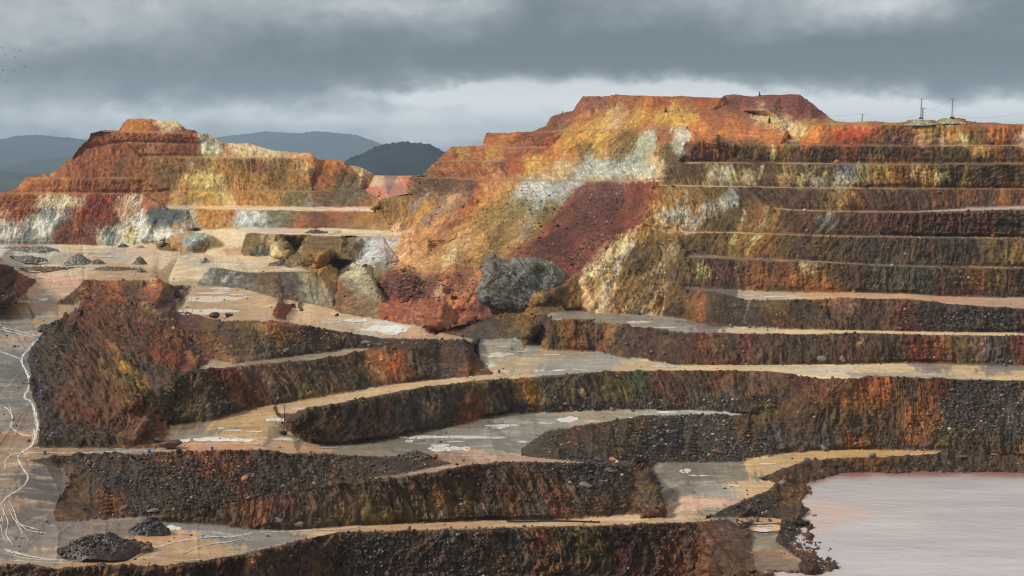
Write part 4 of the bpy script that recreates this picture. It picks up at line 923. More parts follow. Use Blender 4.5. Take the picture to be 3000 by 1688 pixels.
def ground_material(name, rough, spec, bump, scale):
    m = bpy.data.materials.new(name); m.use_nodes = True
    nt = m.node_tree; N, K = nt.nodes, nt.links
    b = N['Principled BSDF']
    at = N.new('ShaderNodeAttribute'); at.attribute_name = 'rock_colour'
    geo = N.new('ShaderNodeNewGeometry')
    n1 = N.new('ShaderNodeTexNoise'); n1.inputs['Scale'].default_value = scale; n1.inputs['Detail'].default_value = 5; n1.inputs['Roughness'].default_value = 0.65
    K.new(geo.outputs['Position'], n1.inputs['Vector'])
    mr = N.new('ShaderNodeMapRange'); mr.inputs['To Min'].default_value = 0.72; mr.inputs['To Max'].default_value = 1.28
    K.new(n1.outputs['Fac'], mr.inputs['Value'])
    mx = N.new('ShaderNodeMix'); mx.data_type = 'RGBA'; mx.blend_type = 'MULTIPLY'; mx.inputs['Factor'].default_value = 1.0
    K.new(at.outputs['Color'], mx.inputs['A']); K.new(mr.outputs['Result'], mx.inputs['B'])
    K.new(mx.outputs['Result'], b.inputs['Base Color'])
    bp = N.new('ShaderNodeBump'); bp.inputs['Strength'].default_value = bump; bp.inputs['Distance'].default_value = 0.35
    K.new(n1.outputs['Fac'], bp.inputs['Height']); K.new(bp.outputs[0], b.inputs['Normal'])
    b.inputs['Roughness'].default_value = rough; b.inputs['Specular IOR Level'].default_value = spec
    return m
MAT_WALL = ground_material('broken_rock', 0.72, 0.35, 0.6, 1.3)
MAT_FLOOR = ground_material('trodden_ground', 0.42, 0.5, 0.12, 0.9)
# ---- split into the named pieces of ground
fx, fy = fc[:, 0], fc[:, 1]
HILL_L = PO("A 0,300 2415,300 B 240,600 240,1014 0,1014 A 2415,1012 2300,1030 2415,1140 1370,1150 1180,1215 1090,1236 0,1246")
spx = [p_[0] for p_ in parse(SP)]; spy = [p_[1] for p_ in parse(SP)]
right = ((fy > 408) & (fx > np.interp(fy, spy, spx)) & (fy < 1345)) & ~((fy > 900) & (fx < 1540))
left_h = in_poly(fx, fy, HILL_L)
HILL_R = PO("B 240,600 C 2415,200 C 2415,395 730,425 150,508 " + ' '.join(SP.split(':')[0:0]) + "B 2360,660 2250,785 2160,1000 2000,1175 1860,1330 E 1400,460 1000,470 700,456 290,450 60,180 B 0,1190 420,1185 480,1160 290,950")
right_h = in_poly(fx, fy, HILL_R) & ~left_h & ~right
sets = [('hill', left_h & ~F_FLOOR, 'terraced red, ochre and white rock hill'), ('hill', right_h & ~F_FLOOR, 'long stepped hill of ochre, grey and red rock with a scree slope'),
        ('quarry_terraces', right & ~F_FLOOR, 'dark brown benches cut one above another'),
        ('haul_road', F_FLOOR, 'pale ochre haul roads and wet quarry floors')]
used = left_h | right_h | right | F_FLOOR
sets.append(('quarry_slope', ~used, 'dark rubble slopes and cut rock faces of the lower pit'))
lut = np.empty(len(P), np.int64)
for nm, m, lab in sets:
    T = TRI[m]
    idx = np.unique(T)
    lut[idx] = np.arange(len(idx))
    o = bpy.data.objects.new(nm, make_mesh(nm, Xd[idx], lut[T], {'rock_colour': COL[idx]}, MAT_FLOOR if nm == 'haul_road' else MAT_WALL))
    link(o); tag(o, lab, None, None, 'structure')
# the hills fall away behind their skyline
sx = np.arange(-260, 3261, 12.0)
sy = np.interp(sx, SKY[0], SKY[1]) + 3; sD = np.interp(sx, SKY[0], SKY[2])
rows = []
for k, (dd, dz) in enumerate(((-3, -0.5), (14, -9), (60, -40), (130, -90), (220, -190))):
    v = pos(sx, sy, sD + dd); v[:, 2] += dz; rows.append(v)
V = np.concatenate(rows); n = len(sx); T = []
for k in range(len(rows) - 1):
    for i in range(n - 1):
        a = k * n + i
        T += [(a, a + n, a + 1), (a + 1, a + n, a + n + 1)]
cc = np.tile(np.array((0.18, 0.09, 0.05)) , (len(V), 1))
link(tag(bpy.data.objects.new('hill_back', make_mesh('hill_back', V, np.array(T), {'rock_colour': cc}, MAT_WALL)), 'rear flank of the quarry hills', None, None, 'structure'))
print('terrain', time.time() - T0)

# ------------------------------------------------------------------ placing things on the finished ground
from mathutils.kdtree import KDTree
_ok = np.where((px > -200) & (px < 3200) & (py < 1760))[0]
_kd = KDTree(len(_ok))
for i_, (a_, b_) in enumerate(zip(px[_ok].tolist(), py[_ok].tolist())): _kd.insert((a_, b_, 0), i_)
_kd.balance()
def hit(x, y, n=3, relief=False):
    """ground point on the survey bearing"""
    f = _kd.find_n((x, y, 0), n)
    w = np.array([1 / (k[2] + 0.3) for k in f]); w /= w.sum()
    i = _ok[[k[1] for k in f]]
    if relief: return Vector((Xd[i] * w[:, None]).sum(0))
    return Vector(pos(x, y, 1 / (ci[i] * w).sum()))
def hitc(letter, x, y, **k): return hit(*pt(letter, x, y), **k)
def simple_mat(name, col, rough=0.6, spec=0.3, metal=0.0, noise=0.0, scale=3.0):
    m = bpy.data.materials.new(name); m.use_nodes = True
    N, K = m.node_tree.nodes, m.node_tree.links
    b = N['Principled BSDF']
    b.inputs['Base Color'].default_value = tuple(col) + (1,)
    b.inputs['Roughness'].default_value = rough; b.inputs['Specular IOR Level'].default_value = spec; b.inputs['Metallic'].default_value = metal
    if noise:
        tx = N.new('ShaderNodeTexCoord'); n = N.new('ShaderNodeTexNoise'); n.inputs['Scale'].default_value = scale; n.inputs['Detail'].default_value = 6; n.inputs['Roughness'].default_value = 0.65
        K.new(tx.outputs['Object'], n.inputs['Vector'])
        r = N.new('ShaderNodeValToRGB'); K.new(n.outputs['Fac'], r.inputs[0])
        r.color_ramp.elements[0].position, r.color_ramp.elements[1].position = 0.3, 0.7
        r.color_ramp.elements[0].color = tuple(c * (1 - noise) for c in col) + (1,)
        r.color_ramp.elements[1].color = tuple(min(0.9, c * (1 + noise)) for c in col) + (1,)
        K.new(r.outputs[0], b.inputs['Base Color'])
        bp = N.new('ShaderNodeBump'); bp.inputs['Strength'].default_value = 0.5; bp.inputs['Distance'].default_value = 0.2
        K.new(n.outputs['Fac'], bp.inputs['Height']); K.new(bp.outputs[0], b.inputs['Normal'])
    return m
def srgb(*c): return tuple(((x / 255 + 0.055) / 1.055) ** 2.4 for x in c)
RNG = np.random.default_rng(11); rnd = random.Random(5)
# ------------------------------------------------------------------ distant hills and plain
MAT_FOREST = ground_material('forested_slope', 0.9, 0.1, 0.3, 0.02)
def far_hill(txt, D_, depth, label, col, bump, base=-171.0):
    p_ = parse(txt)
    X_ = np.array([t[0] for t in p_]); Y_ = np.array([t[1] for t in p_])
    xs = np.linspace(X_[0], X_[-1], 420)
    ys = np.interp(xs, X_, Y_)
    n1 = fbm(np.stack([xs / 60, xs * 0, xs * 0 + D_], -1), 4, 3) * bump * 6
    n2 = np.abs(fbm(np.stack([xs / 9, xs * 0 + 5, xs * 0 + D_], -1), 3, 9)) * bump * 9
    top = pos(xs, ys - n1 - n2 + bump * 1.5, np.full(len(xs), D_))
    low = pos(xs, ys - n1, np.full(len(xs), D_)); kk = np.ones(25) / 25
    low[:, 2] = np.convolve(np.pad(low[:, 2], 12, 'edge'), kk, 'valid')
    rows, cols = [], []
    K_ = 40
    for k in range(K_ + 1):
        t = k / K_
        v = top.copy() if k == 0 else low.copy()
        if k: v[:, 2] -= 0.003 * D_
        v[:, 1] -= depth * t; v[:, 0] *= 1 - 0.0 * t
        v[:, 2] = base + ZC + (v[:, 2] - base - ZC) * (1 - t) ** 1.15
        nz = fbm(np.stack([v[:, 0] / 540, v[:, 1] / 420, v[:, 0] * 0], -1), 4, 23)
        v[:, 2] += nz * (40 if 0 < k else 0) * math.sin(math.pi * t) * D_ / 18000
        rows.append(v)
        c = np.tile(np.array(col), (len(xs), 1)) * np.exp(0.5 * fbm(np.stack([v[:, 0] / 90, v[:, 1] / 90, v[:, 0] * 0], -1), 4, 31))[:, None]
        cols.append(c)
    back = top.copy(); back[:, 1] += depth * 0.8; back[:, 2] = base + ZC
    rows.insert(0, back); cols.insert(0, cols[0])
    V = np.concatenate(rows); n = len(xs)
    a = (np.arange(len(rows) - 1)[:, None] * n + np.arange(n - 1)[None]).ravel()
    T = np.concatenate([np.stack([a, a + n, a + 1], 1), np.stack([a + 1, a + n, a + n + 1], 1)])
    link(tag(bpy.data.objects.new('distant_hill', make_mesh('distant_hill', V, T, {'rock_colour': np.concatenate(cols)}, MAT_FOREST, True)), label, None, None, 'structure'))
far_hill("J -900,760 -300,730 0,703 70,688 180,680 260,684 350,692 440,705 520,740 700,800", 22000, 5000, 'blue hazy wooded ridge beyond the red hill', (0.05, 0.07, 0.085), 0.35)  # forest colour tinted blue to stand in for haze
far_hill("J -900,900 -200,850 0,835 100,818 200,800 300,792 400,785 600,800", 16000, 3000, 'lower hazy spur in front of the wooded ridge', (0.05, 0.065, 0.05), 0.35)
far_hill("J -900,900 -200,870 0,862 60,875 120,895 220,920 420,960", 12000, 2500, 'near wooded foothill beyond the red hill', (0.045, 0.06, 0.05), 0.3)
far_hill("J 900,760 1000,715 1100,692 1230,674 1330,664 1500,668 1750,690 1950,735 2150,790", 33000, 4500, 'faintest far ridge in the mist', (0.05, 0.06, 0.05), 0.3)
far_hill("J 1150,745 1240,718 1340,705 1420,690 1480,674 1560,662 1620,660 1700,666 1800,680 1880,708 1930,735 2050,800", 28000, 5000, 'misty rounded hill between the two quarry hills', (0.05, 0.07, 0.085), 0.5)  # haze blue mixed into the green of the woods
far_hill("J 1600,880 1700,830 1760,800 1820,772 1880,738 1960,720 2010,713 2070,718 2140,727 2190,743 2245,765 2330,800 2450,860", 6600, 1600, 'dark blue wooded hill framed by the saddle', (0.026, 0.040, 0.052), 0.9)  # bluish wood colour with some of the haze painted in
V = np.array([(-28000, -200, ZC - 172), (28000, -200, ZC - 172), (28000, 38000, ZC - 172), (-28000, 38000, ZC - 172)], float)
link(tag(bpy.data.objects.new('plain', make_mesh('plain', V, np.array([(0, 1, 2), (0, 2, 3)]), {'rock_colour': np.tile((0.06, 0.065, 0.045), (4, 1))}, MAT_FOREST)), 'low country round the quarry', None, None, 'structure'))
# ------------------------------------------------------------------ pond
def flat_poly(name, pts, z, step, colour, mat, label, kind='structure'):
    """a level sheet of water with the given outline"""
    bnd = [Vector((p_[0], p_[1])) for p_ in pts]
    n = len(bnd)
    xs = np.arange(min(p_.x for p_ in bnd), max(p_.x for p_ in bnd), step); ys = np.arange(min(p_.y for p_ in bnd), max(p_.y for p_ in bnd), step)
    gx_, gy_ = np.meshgrid(xs, ys); gx_, gy_ = gx_.ravel() + 0.013, gy_.ravel() + 0.017
    m = in_poly(gx_, gy_, pts)
    V2, E2, F2, *_r = delaunay_2d_cdt(bnd + [Vector(t) for t in zip(gx_[m], gy_[m])], [(i, (i + 1) % n) for i in range(n)], [], 1, 1e-4)
    P2 = np.array([(v.x, v.y) for v in V2])
    D2 = z / ray(P2[:, 0], P2[:, 1])[2]
    V3 = pos(P2[:, 0], P2[:, 1], D2)
    T2 = np.array(F2)
    c_ = P2[T2].mean(1)
    T2 = T2[in_poly(c_[:, 0], c_[:, 1], pts)]
    nn = np.cross(V3[T2[:, 1]] - V3[T2[:, 0]], V3[T2[:, 2]] - V3[T2[:, 0]])[:, 2]
    T2[nn < 0] = T2[nn < 0][:, ::-1]
    return link(tag(bpy.data.objects.new(name, make_mesh(name, V3, T2, {'rock_colour': colour(P2[:, 0], P2[:, 1], V3)}, mat, True)), label, None, None, kind))
def water_material(name, rough, bump, scale, dist=0.15):
    m = bpy.data.materials.new(name); m.use_nodes = True
    N, K = m.node_tree.nodes, m.node_tree.links
    b = N['Principled BSDF']
    at = N.new('ShaderNodeAttribute'); at.attribute_name = 'rock_colour'; K.new(at.outputs['Color'], b.inputs['Base Color'])
    b.inputs['Roughness'].default_value = rough; b.inputs['IOR'].default_value = 1.33
    geo = N.new('ShaderNodeNewGeometry'); mp = N.new('ShaderNodeMapping'); mp.inputs['Scale'].default_value = (0.5, 1.0, 1.0)
    K.new(geo.outputs['Position'], mp.inputs[0])
    n = N.new('ShaderNodeTexNoise'); n.inputs['Scale'].default_value = scale; n.inputs['Detail'].default_value = 6; n.inputs['Roughness'].default_value = 0.65
    K.new(mp.outputs[0], n.inputs['Vector'])
    bp = N.new('ShaderNodeBump'); bp.inputs['Strength'].default_value = bump; bp.inputs['Distance'].default_value = dist
    K.new(n.outputs['Fac'], bp.inputs['Height']); K.new(bp.outputs[0], b.inputs['Normal'])
    return m
MAT_POND = water_material('acid_water', 0.14, 1.0, 0.13, 0.45)
MAT_PUDDLE = water_material('milky_sky_puddle', 0.12, 0.02, 0.6)
MAT_FOAM = simple_mat('foam', (0.78, 0.74, 0.68), 0.4, 0.4, 0, 0.25, 1.5)
PINK = PO("I 500,1030 690,915 850,890 950,900 1150,950 1340,985 1355,1000 1300,1040 1150,1050 1050,1120 870,1150 800,1100 930,1075 700,1040")
BANK = [(a, b) for a, b, _ in parse(WE.replace(':-124', ''))]
def pond_colour(x, y, V3):
    q_ = V3.astype(np.float32)
    w_ = fbm(q_ / 9, 3, 301)
    c = np.tile(np.array((0.60, 0.57, 0.585)), (len(x), 1)) * np.exp(0.16 * fbm(q_ * np.array((1 / 40, 1 / 9, 1), np.float32), 4, 305))[:, None]
    d = dist_path(x.astype(np.float32), y.astype(np.float32), BANK)
    t = smooth(26, 3, d + w_ * 6)[:, None]
    c = c * (1 - t) + np.array((0.34, 0.17, 0.14)) * t
    dp = dist_path(x.astype(np.float32), y.astype(np.float32), PINK + PINK[:1])
    pk = np.where(in_poly(x, y, PINK), 1, -1) * dp + w_ * 9
    pk = smooth(-9, 9, pk)[:, None]
    return c * (1 - pk) + np.array((0.70, 0.56, 0.52)) * pk
pond_out = [(3300, 1376)] + [(a, b - 5) for a, b in BANK[1:4]] + [(a - 6, b) for a, b in BANK[4:]] + PO("I 480,1045 600,1062 680,1058 760,1075 780,1110 800,1160 780,1190 720,1215 800,1290 920,1330 980,1355 1000,1388 900,1405 700,1408 520,1408 430,1440 P 2150,1700 2150,1790 3300,1790")
flat_poly('pond', pond_out, -124.0, 6.0, pond_colour, MAT_POND, 'still pinkish grey pond in the bottom of the pit')
# ------------------------------------------------------------------ puddles and streams lying on the floors
def drape(name, outline, mat, colour, label, lift=0.06, step=5.0):
    bnd = [Vector(t) for t in outline]; n = len(bnd)
    xs = np.arange(min(p_.x for p_ in bnd), max(p_.x for p_ in bnd), step); ys = np.arange(min(p_.y for p_ in bnd), max(p_.y for p_ in bnd), step)
    gx_, gy_ = np.meshgrid(xs, ys); gx_, gy_ = gx_.ravel() + 0.013, gy_.ravel() + 0.017
    m = in_poly(gx_, gy_, outline) if len(gx_) else np.zeros(0, bool)
    V2, E2, F2, *_r = delaunay_2d_cdt(bnd + [Vector(t) for t in zip(gx_[m], gy_[m])], [(i, (i + 1) % n) for i in range(n)], [], 1, 1e-4)
    if not F2: return None
    V3 = np.array([hit(v.x, v.y, 4) for v in V2]); V3[:, 2] += lift
    T2 = np.array([f for f in F2 if len(f) == 3])
    nn = np.cross(V3[T2[:, 1]] - V3[T2[:, 0]], V3[T2[:, 2]] - V3[T2[:, 0]])[:, 2]
    T2[nn < 0] = T2[nn < 0][:, ::-1]
    o = bpy.data.objects.new(name, make_mesh(name, V3, T2, {'rock_colour': np.tile(np.array(colour), (len(V3), 1))}, mat, True))
    return link(tag(o, label, None, None, 'structure'))
PUDDLES = """E 100,578,85,7 200,642,60,12 330,640,130,20 420,622,70,8 760,703,75,6 1100,820,120,10 1055,893,34,13 1140,763,30,3 1280,797,40,3 1150,940,40,7 1400,930,35,4 1540,930,50,4 1490,820,50,3 2240,898,50,4 1680,925,60,3
H 790,468,330,10 760,548,130,17 700,524,60,7 480,495,30,6 1130,385,110,6 1110,402,45,5 1600,342,70,13 1440,367,60,3 1780,353,35,3 2080,328,50,4 1285,500,40,4 810,498,60,3 960,470,120,4 2300,290,70,4
D 1480,427,210,13 1400,412,90,7 1560,352,70,5 1570,368,60,4 1510,384,110,6 1680,393,60,4 1740,413,30,3 1450,515,220,13 1270,350,60,3 1750,462,30,3 2340,590,60,10 290,272,60,7 250,190,230,4 120,212,90,6 650,193,90,3 170,443,35,4 310,430,30,7 20,450,35,10 330,395,40,3 400,100,330,5 700,125,150,3 1250,125,80,3 1640,182,170,7 2000,222,80,2 1500,60,90,2
G 1580,484,190,13 1310,490,30,10 1960,345,70,11 2020,482,85,9 1560,403,30,3 1650,418,70,3 2130,263,60,4 600,523,30,6 1230,1108,45,13 1800,428,50,3
E 2100,590,75,7 2290,628,70,3 2330,905,60,3 I 20,705,40,10 360,808,40,4 570,1125,55,8 590,1090,60,5 H 1880,1132,110,5 2200,860,20,3 I 120,738,60,3 600,655,50,3 F 700,408,120,4 1050,930,140,7 B 120,1000,110,5 250,1395,60,10 330,1380,50,6 A 1900,1133,120,4 2350,1172,60,4"""
_cur = None
for tok in PUDDLES.split():
    if tok.isalpha(): _cur = tok; continue
    cx, cy, rx, ry = [float(t) for t in tok.split(',')]
    x0, y0 = pt(_cur, cx, cy); rx *= S_ * 1.12; ry *= S_ * 1.35
    n = int(18 + rx * 0.5)
    out = []
    for k in range(n):
        a = 2 * math.pi * k / n
        w_ = 1 + 0.30 * math.sin(2 * a + x0) + 0.22 * math.sin(3 * a + y0) + 0.16 * math.sin(7 * a + x0 * 3) + 0.10 * math.sin(11 * a + y0 * 2) + rnd.uniform(-0.08, 0.08)
        out.append((x0 + rx * math.cos(a) * (0.9 + 0.1 * w_), y0 + ry * math.sin(a) * max(0.25, w_)))
    drape('puddle', out, MAT_PUDDLE, (0.86, 0.83, 0.77), 'milky, sky-white rain puddle on the quarry floor')  # whitish water colour that also carries the bright sky's reflection
STREAMS = """
9 D 280,700 215,770 160,830 150,870 185,940 215,1000 205,1060 160,1130 220,1150 240,1200 255,1270 265,1340 250,1400 240,1449
7 G 240,400 245,480 225,535 150,575 120,620 160,690 205,750 190,790 120,850 50,890 0,950
4 G 150,575 60,600 30,640 40,690 0,715
3 G 0,560 60,575 140,580
4 G 60,910 100,990 120,1060 150,1090 280,1125
3 G 35,930 20,1050 10,1130 40,1210
3 G 100,1050 150,1130 170,1220
5 G 0,1245 100,1280 250,1320 420,1338 600,1345
3 G 0,1335 200,1348 450,1358
7 G 920,1342 980,1300 1060,1260 1230,1212 1480,1172 1620,1178 1800,1142
5 G 1800,1142 2100,1133 2415,1120 H 150,1100
4 G 1270,1305 1340,1270 1450,1230 1650,1205 1720,1185
3 G 1600,1270 1690,1225 1720,1185
2.5 G 1160,1160 1330,1150 1500,1165
3 G 1080,1352 1500,1330 1700,1288 1900,1248 2160,1180
3.5 G 200,576 450,580 650,574 900,568 1280,558
3.5 G 1300,508 1450,518 1800,512 2000,538 2415,542
2.5 G 1750,470 1850,500 1950,520
4 G 0,235 60,270 90,330 70,400 150,450 230,460
4 D 0,625 130,655 270,692
3 D 0,790 60,815 130,845
4 H 2210,1050 2330,1012 2400,990 I 60,985
2.5 I 0,892 150,890 330,930
2 I 30,1000 200,980 330,950
2 H 1050,1066 1600,1050 2000,1052
2 D 490,340 470,390 390,445
2.5 H 650,580 900,600 1250,590
2 D 1850,30 1700,60 1560,90
2.5 E 960,990 1200,960 1500,935
4 G 0,940 30,1000 60,1080 40,1160 90,1230
4 G 60,960 90,1040 130,1080 200,1130 330,1150
3 G 20,1000 5,1060 0,1120
3 G 130,1090 190,1180 210,1230
5 G 0,1260 150,1302 350,1336 600,1352
3.5 G 0,1290 200,1326 420,1346
4 D 0,640 120,672 250,700
4 D 0,800 70,822 140,850
3 D 60,1160 90,1260 80,1330 150,1390 230,1400
"""
for ln in STREAMS.strip().splitlines():
    t = ln.split(); w_ = float(t[0])
    pth = [(a, b) for a, b, _ in parse(' '.join(t[1:]))]
    fine_ = []
    for (x0, y0), (x1, y1) in zip(pth, pth[1:]):
        n = max(2, int(math.hypot(x1 - x0, y1 - y0) / 3))
        fine_ += [(x0 + (x1 - x0) * k / n, y0 + (y1 - y0) * k / n) for k in range(n)]
    A0 = np.array(fine_ + [pth[-1]])
    for _ in range(8): A0[1:-1] = (A0[:-2] + 2 * A0[1:-1] + A0[2:]) / 4
    VS, TS, o_ = [], [], 0
    n = len(A0); s_ = np.arange(n) * 3.0
    d = np.gradient(A0, axis=0); d /= np.linalg.norm(d, axis=1)[:, None] + 1e-9
    nrm = np.stack([-d[:, 1], d[:, 0]], 1); nrm[:, 1] *= 0.6
    for strand in range(4 if w_ < 4 else 8):
        N1 = lambda sc_, sd: fbm(np.stack([s_ / sc_, s_ * 0 + strand * 3.7, s_ * 0 + A0[0, 0] + w_], -1), 3, sd)
        off_ = (N1(26, 7) * 1.5 + N1(8, 9) * 0.7) * w_ * (0.2 + 0.08 * strand)
        hw = max(0.55, w_ * (0.20 if strand == 0 else 0.11)) * np.clip(0.75 + 1.3 * N1(11, 11), 0.0, 2) * np.clip(np.minimum(s_, s_[-1] - s_) / 25 + 0.25, 0, 1)
        A = A0 + nrm * off_[:, None]
        Lp, Rp = A + nrm * hw[:, None], A - nrm * hw[:, None]
        V3 = np.array([hit(x, y, 4) for x, y in np.concatenate([Lp, Rp])]); V3[:, 2] += 0.07 + 0.012 * strand
        a = np.arange(n - 1); a = a[(hw[:-1] > 0.2) | (hw[1:] > 0.2)]
        T2 = np.concatenate([np.stack([a, a + 1, a + n], 1), np.stack([a + 1, a + n + 1, a + n], 1)])
        VS.append(V3); TS.append(T2 + o_); o_ += len(V3)
    V3, T2 = np.concatenate(VS), np.concatenate(TS)
    nn = np.cross(V3[T2[:, 1]] - V3[T2[:, 0]], V3[T2[:, 2]] - V3[T2[:, 0]])[:, 2]
    T2[nn < 0] = T2[nn < 0][:, ::-1]
    link(tag(bpy.data.objects.new('stream', make_mesh('stream', V3, T2, {}, MAT_FOAM, True)), 'thin white foaming rivulet on the road', None, None, 'structure'))
print('water', time.time() - T0)
# ------------------------------------------------------------------ loose rubble: far too many small stones to count
def stone_shape(seed, n=1, rough=0.35):
    bm = bmesh.new()
    bmesh.ops.create_icosphere(bm, subdivisions=n, radius=1.0)
    co = np.array([v.co for v in bm.verts], np.float32)
    g_ = np.random.default_rng(seed)
    for _ in range(7):                                     # broken faces
        dv = g_.normal(size=3); dv /= np.linalg.norm(dv)
        h = g_.uniform(0.45, 0.85)
        ex = np.maximum(0, co @ dv - h)
        co = co - ex[:, None] * dv * 0.92
    co *= (1 + rough * 0.5 * fbm(co * 1.7 + seed, 3, seed))[:, None]
    co *= np.array((1.0, g_.uniform(0.7, 1.0), g_.uniform(0.55, 0.8)))
    tr = np.array([[v.index for v in f.verts] for f in bm.faces])
    bm.free()
    return co, tr
RIM = (edge * (np.abs(Nv[:, 2]) > 0) ).astype(np.float32)
wts = wall * (0.05 + 1.0 * rub + 0.15 * patch * (1 - steep)) + 2.0 * edge + (1 - wall) * 0.02
wts *= np.clip(mpp * 0 + 1, 0, 1) * (D < 1000) * (py < 1720) * (px > -60) * (px < 3060) * (0.35 + 0.65 * (D < 760))
wts *= ~in_poly(px, py, PO("B 240,600 1340,450 C 0,190 1200,380 900,500 B 2300,560 2230,780 1000,785"))
pk_ = RNG.choice(len(P), 30000, p=wts / wts.sum())
shapes = [stone_shape(100 + k) for k in range(10)]
VV, TT, CC = [], [], []
off = 0
for k in range(10):
    ids = pk_[k::10]
    co, tr = shapes[k]
    n = len(ids)
    size = np.clip(np.exp(RNG.normal(-1.3, 0.6, n)), 0.12, 1.2) * np.clip(mpp[ids] / 0.135, 0.8, 1.5)
    a = RNG.uniform(0, 2 * math.pi, n); b_ = RNG.uniform(-0.8, 0.8, n)
    ca, sa, cb, sb = np.cos(a), np.sin(a), np.cos(b_), np.sin(b_)
    x, y, z = co[None, :, 0], co[None, :, 1], co[None, :, 2]
    y2, z2 = y * cb[:, None] - z * sb[:, None], y * sb[:, None] + z * cb[:, None]
    xr, yr = x * ca[:, None] - y2 * sa[:, None], x * sa[:, None] + y2 * ca[:, None]
    V3 = np.stack([xr, yr, z2], -1) * size[:, None, None] + (Xd[ids] + Nv[ids] * (size * 0.2)[:, None])[:, None, :]
    VV.append(V3.reshape(-1, 3)); TT.append((tr[None] + (np.arange(n) * len(co))[:, None, None]).reshape(-1, 3) + off); off += n * len(co)
    base_c = cw[ids] * 0.55 + 0.45 * np.array((0.075, 0.062, 0.055))
    c = base_c * 1.1 * np.exp(RNG.normal(0.0, 0.8, n))[:, None]
    CC.append(np.repeat(np.clip(c, 0.008, 0.6), len(co), 0))
MAT_STONE = ground_material('loose_stone', 0.42, 0.6, 0.4, 2.0)
link(tag(bpy.data.objects.new('rubble', make_mesh('rubble', np.concatenate(VV), np.concatenate(TT), {'rock_colour': np.concatenate(CC)}, MAT_STONE)), 'loose broken stones strewn over the benches and rims', None, None, 'stuff'))
print('rubble', time.time() - T0)

# ------------------------------------------------------------------ haze
hb = bmesh.new()
bmesh.ops.create_cube(hb, size=1.0)
hm = bpy.data.meshes.new('haze'); hb.to_mesh(hm); hb.free()
haze = link(tag(bpy.data.objects.new('haze', hm), 'thin damp air between the viewpoint and the far hills', None, None, 'stuff'))
haze.scale = (58000, 39000, 1100); haze.location = (0, 19000, ZC - 173.5 + 550)
hmat = bpy.data.materials.new('haze'); hmat.use_nodes = True
hmat.node_tree.nodes.clear()
_vo = hmat.node_tree.nodes.new('ShaderNodeVolumePrincipled'); _mo = hmat.node_tree.nodes.new('ShaderNodeOutputMaterial')
_vo.inputs['Density'].default_value = HAZE
_vo.inputs['Color'].default_value = (0.58, 0.79, 1.0, 1)
hmat.node_tree.links.new(_vo.outputs[0], _mo.inputs['Volume'])
hmat.cycles.volume_sampling = 'DISTANCE'
hm.materials.append(hmat)

# ------------------------------------------------------------------ big single rocks and heaps
def rock_mesh(seed, sub=3, rough=0.5):
    bm = bmesh.new(); bmesh.ops.create_icosphere(bm, subdivisions=sub, radius=1.0)
    co = np.array([v.co for v in bm.verts], np.float32)
    g_ = np.random.default_rng(seed)
    for _ in range(9):
        dv = g_.normal(size=3); dv /= np.linalg.norm(dv); h = g_.uniform(0.38, 0.75)
        co = co - np.maximum(0, co @ dv - h)[:, None] * dv * 0.95
    co *= (1 + 0.22 * fbm(co * 1.9 + seed * 3.3, 4, seed, 0.6))[:, None]
    tr = np.array([[v.index for v in f.verts] for f in bm.faces]); bm.free()
    return co, tr
def rock_material(name, c):
    return simple_mat(name, srgb(*c), 0.62, 0.4, 0, 0.5, 1.6)
RM = {'dark': rock_material('dark_rock', (78, 70, 66)), 'brown': rock_material('brown_rock', (112, 84, 70)), 'grey': rock_material('grey_rock', (126, 118, 112)),
      'red': rock_material('red_rock', (124, 68, 56)), 'orange': rock_material('orange_rock', (176, 110, 56)), 'maroon': rock_material('maroon_rock', (94, 66, 60))}
ROCKS = [rock_mesh(40 + k) for k in range(6)]
RME = {}
def rock_data(k, mat):
    if (k, mat) not in RME:
        RME[(k, mat)] = make_mesh('boulder', ROCKS[k][0], ROCKS[k][1], {}, RM[mat])
    return RME[(k, mat)]
def boulder(letter, x, y, rx, ry, mat, label, group=None, k=None, name='boulder', cat='boulder'):
    """a stone whose middle shows at (x, y) of a survey sheet, rx wide and ry high"""
    sx_, sy_ = pt(letter, x, y); rx *= S_; ry *= S_
    g0 = hit(sx_, sy_ + ry * 0.85, 4)
    m_ = (g0.y) / F_PX
    o = bpy.data.objects.new(name, rock_data(rnd.randrange(6) if k is None else k, mat))
    o.location = g0 + Vector((0, 0, ry * m_ * 0.62))
    o.scale = (rx * m_ * 1.12, rx * m_ * rnd.uniform(0.85, 1.1), ry * m_ * 1.15)
    o.rotation_euler = (rnd.uniform(-0.15, 0.15), rnd.uniform(-0.15, 0.15), rnd.uniform(-0.5, 0.5) + rnd.choice((0, math.pi)))
    return link(tag(o, label, cat, group))
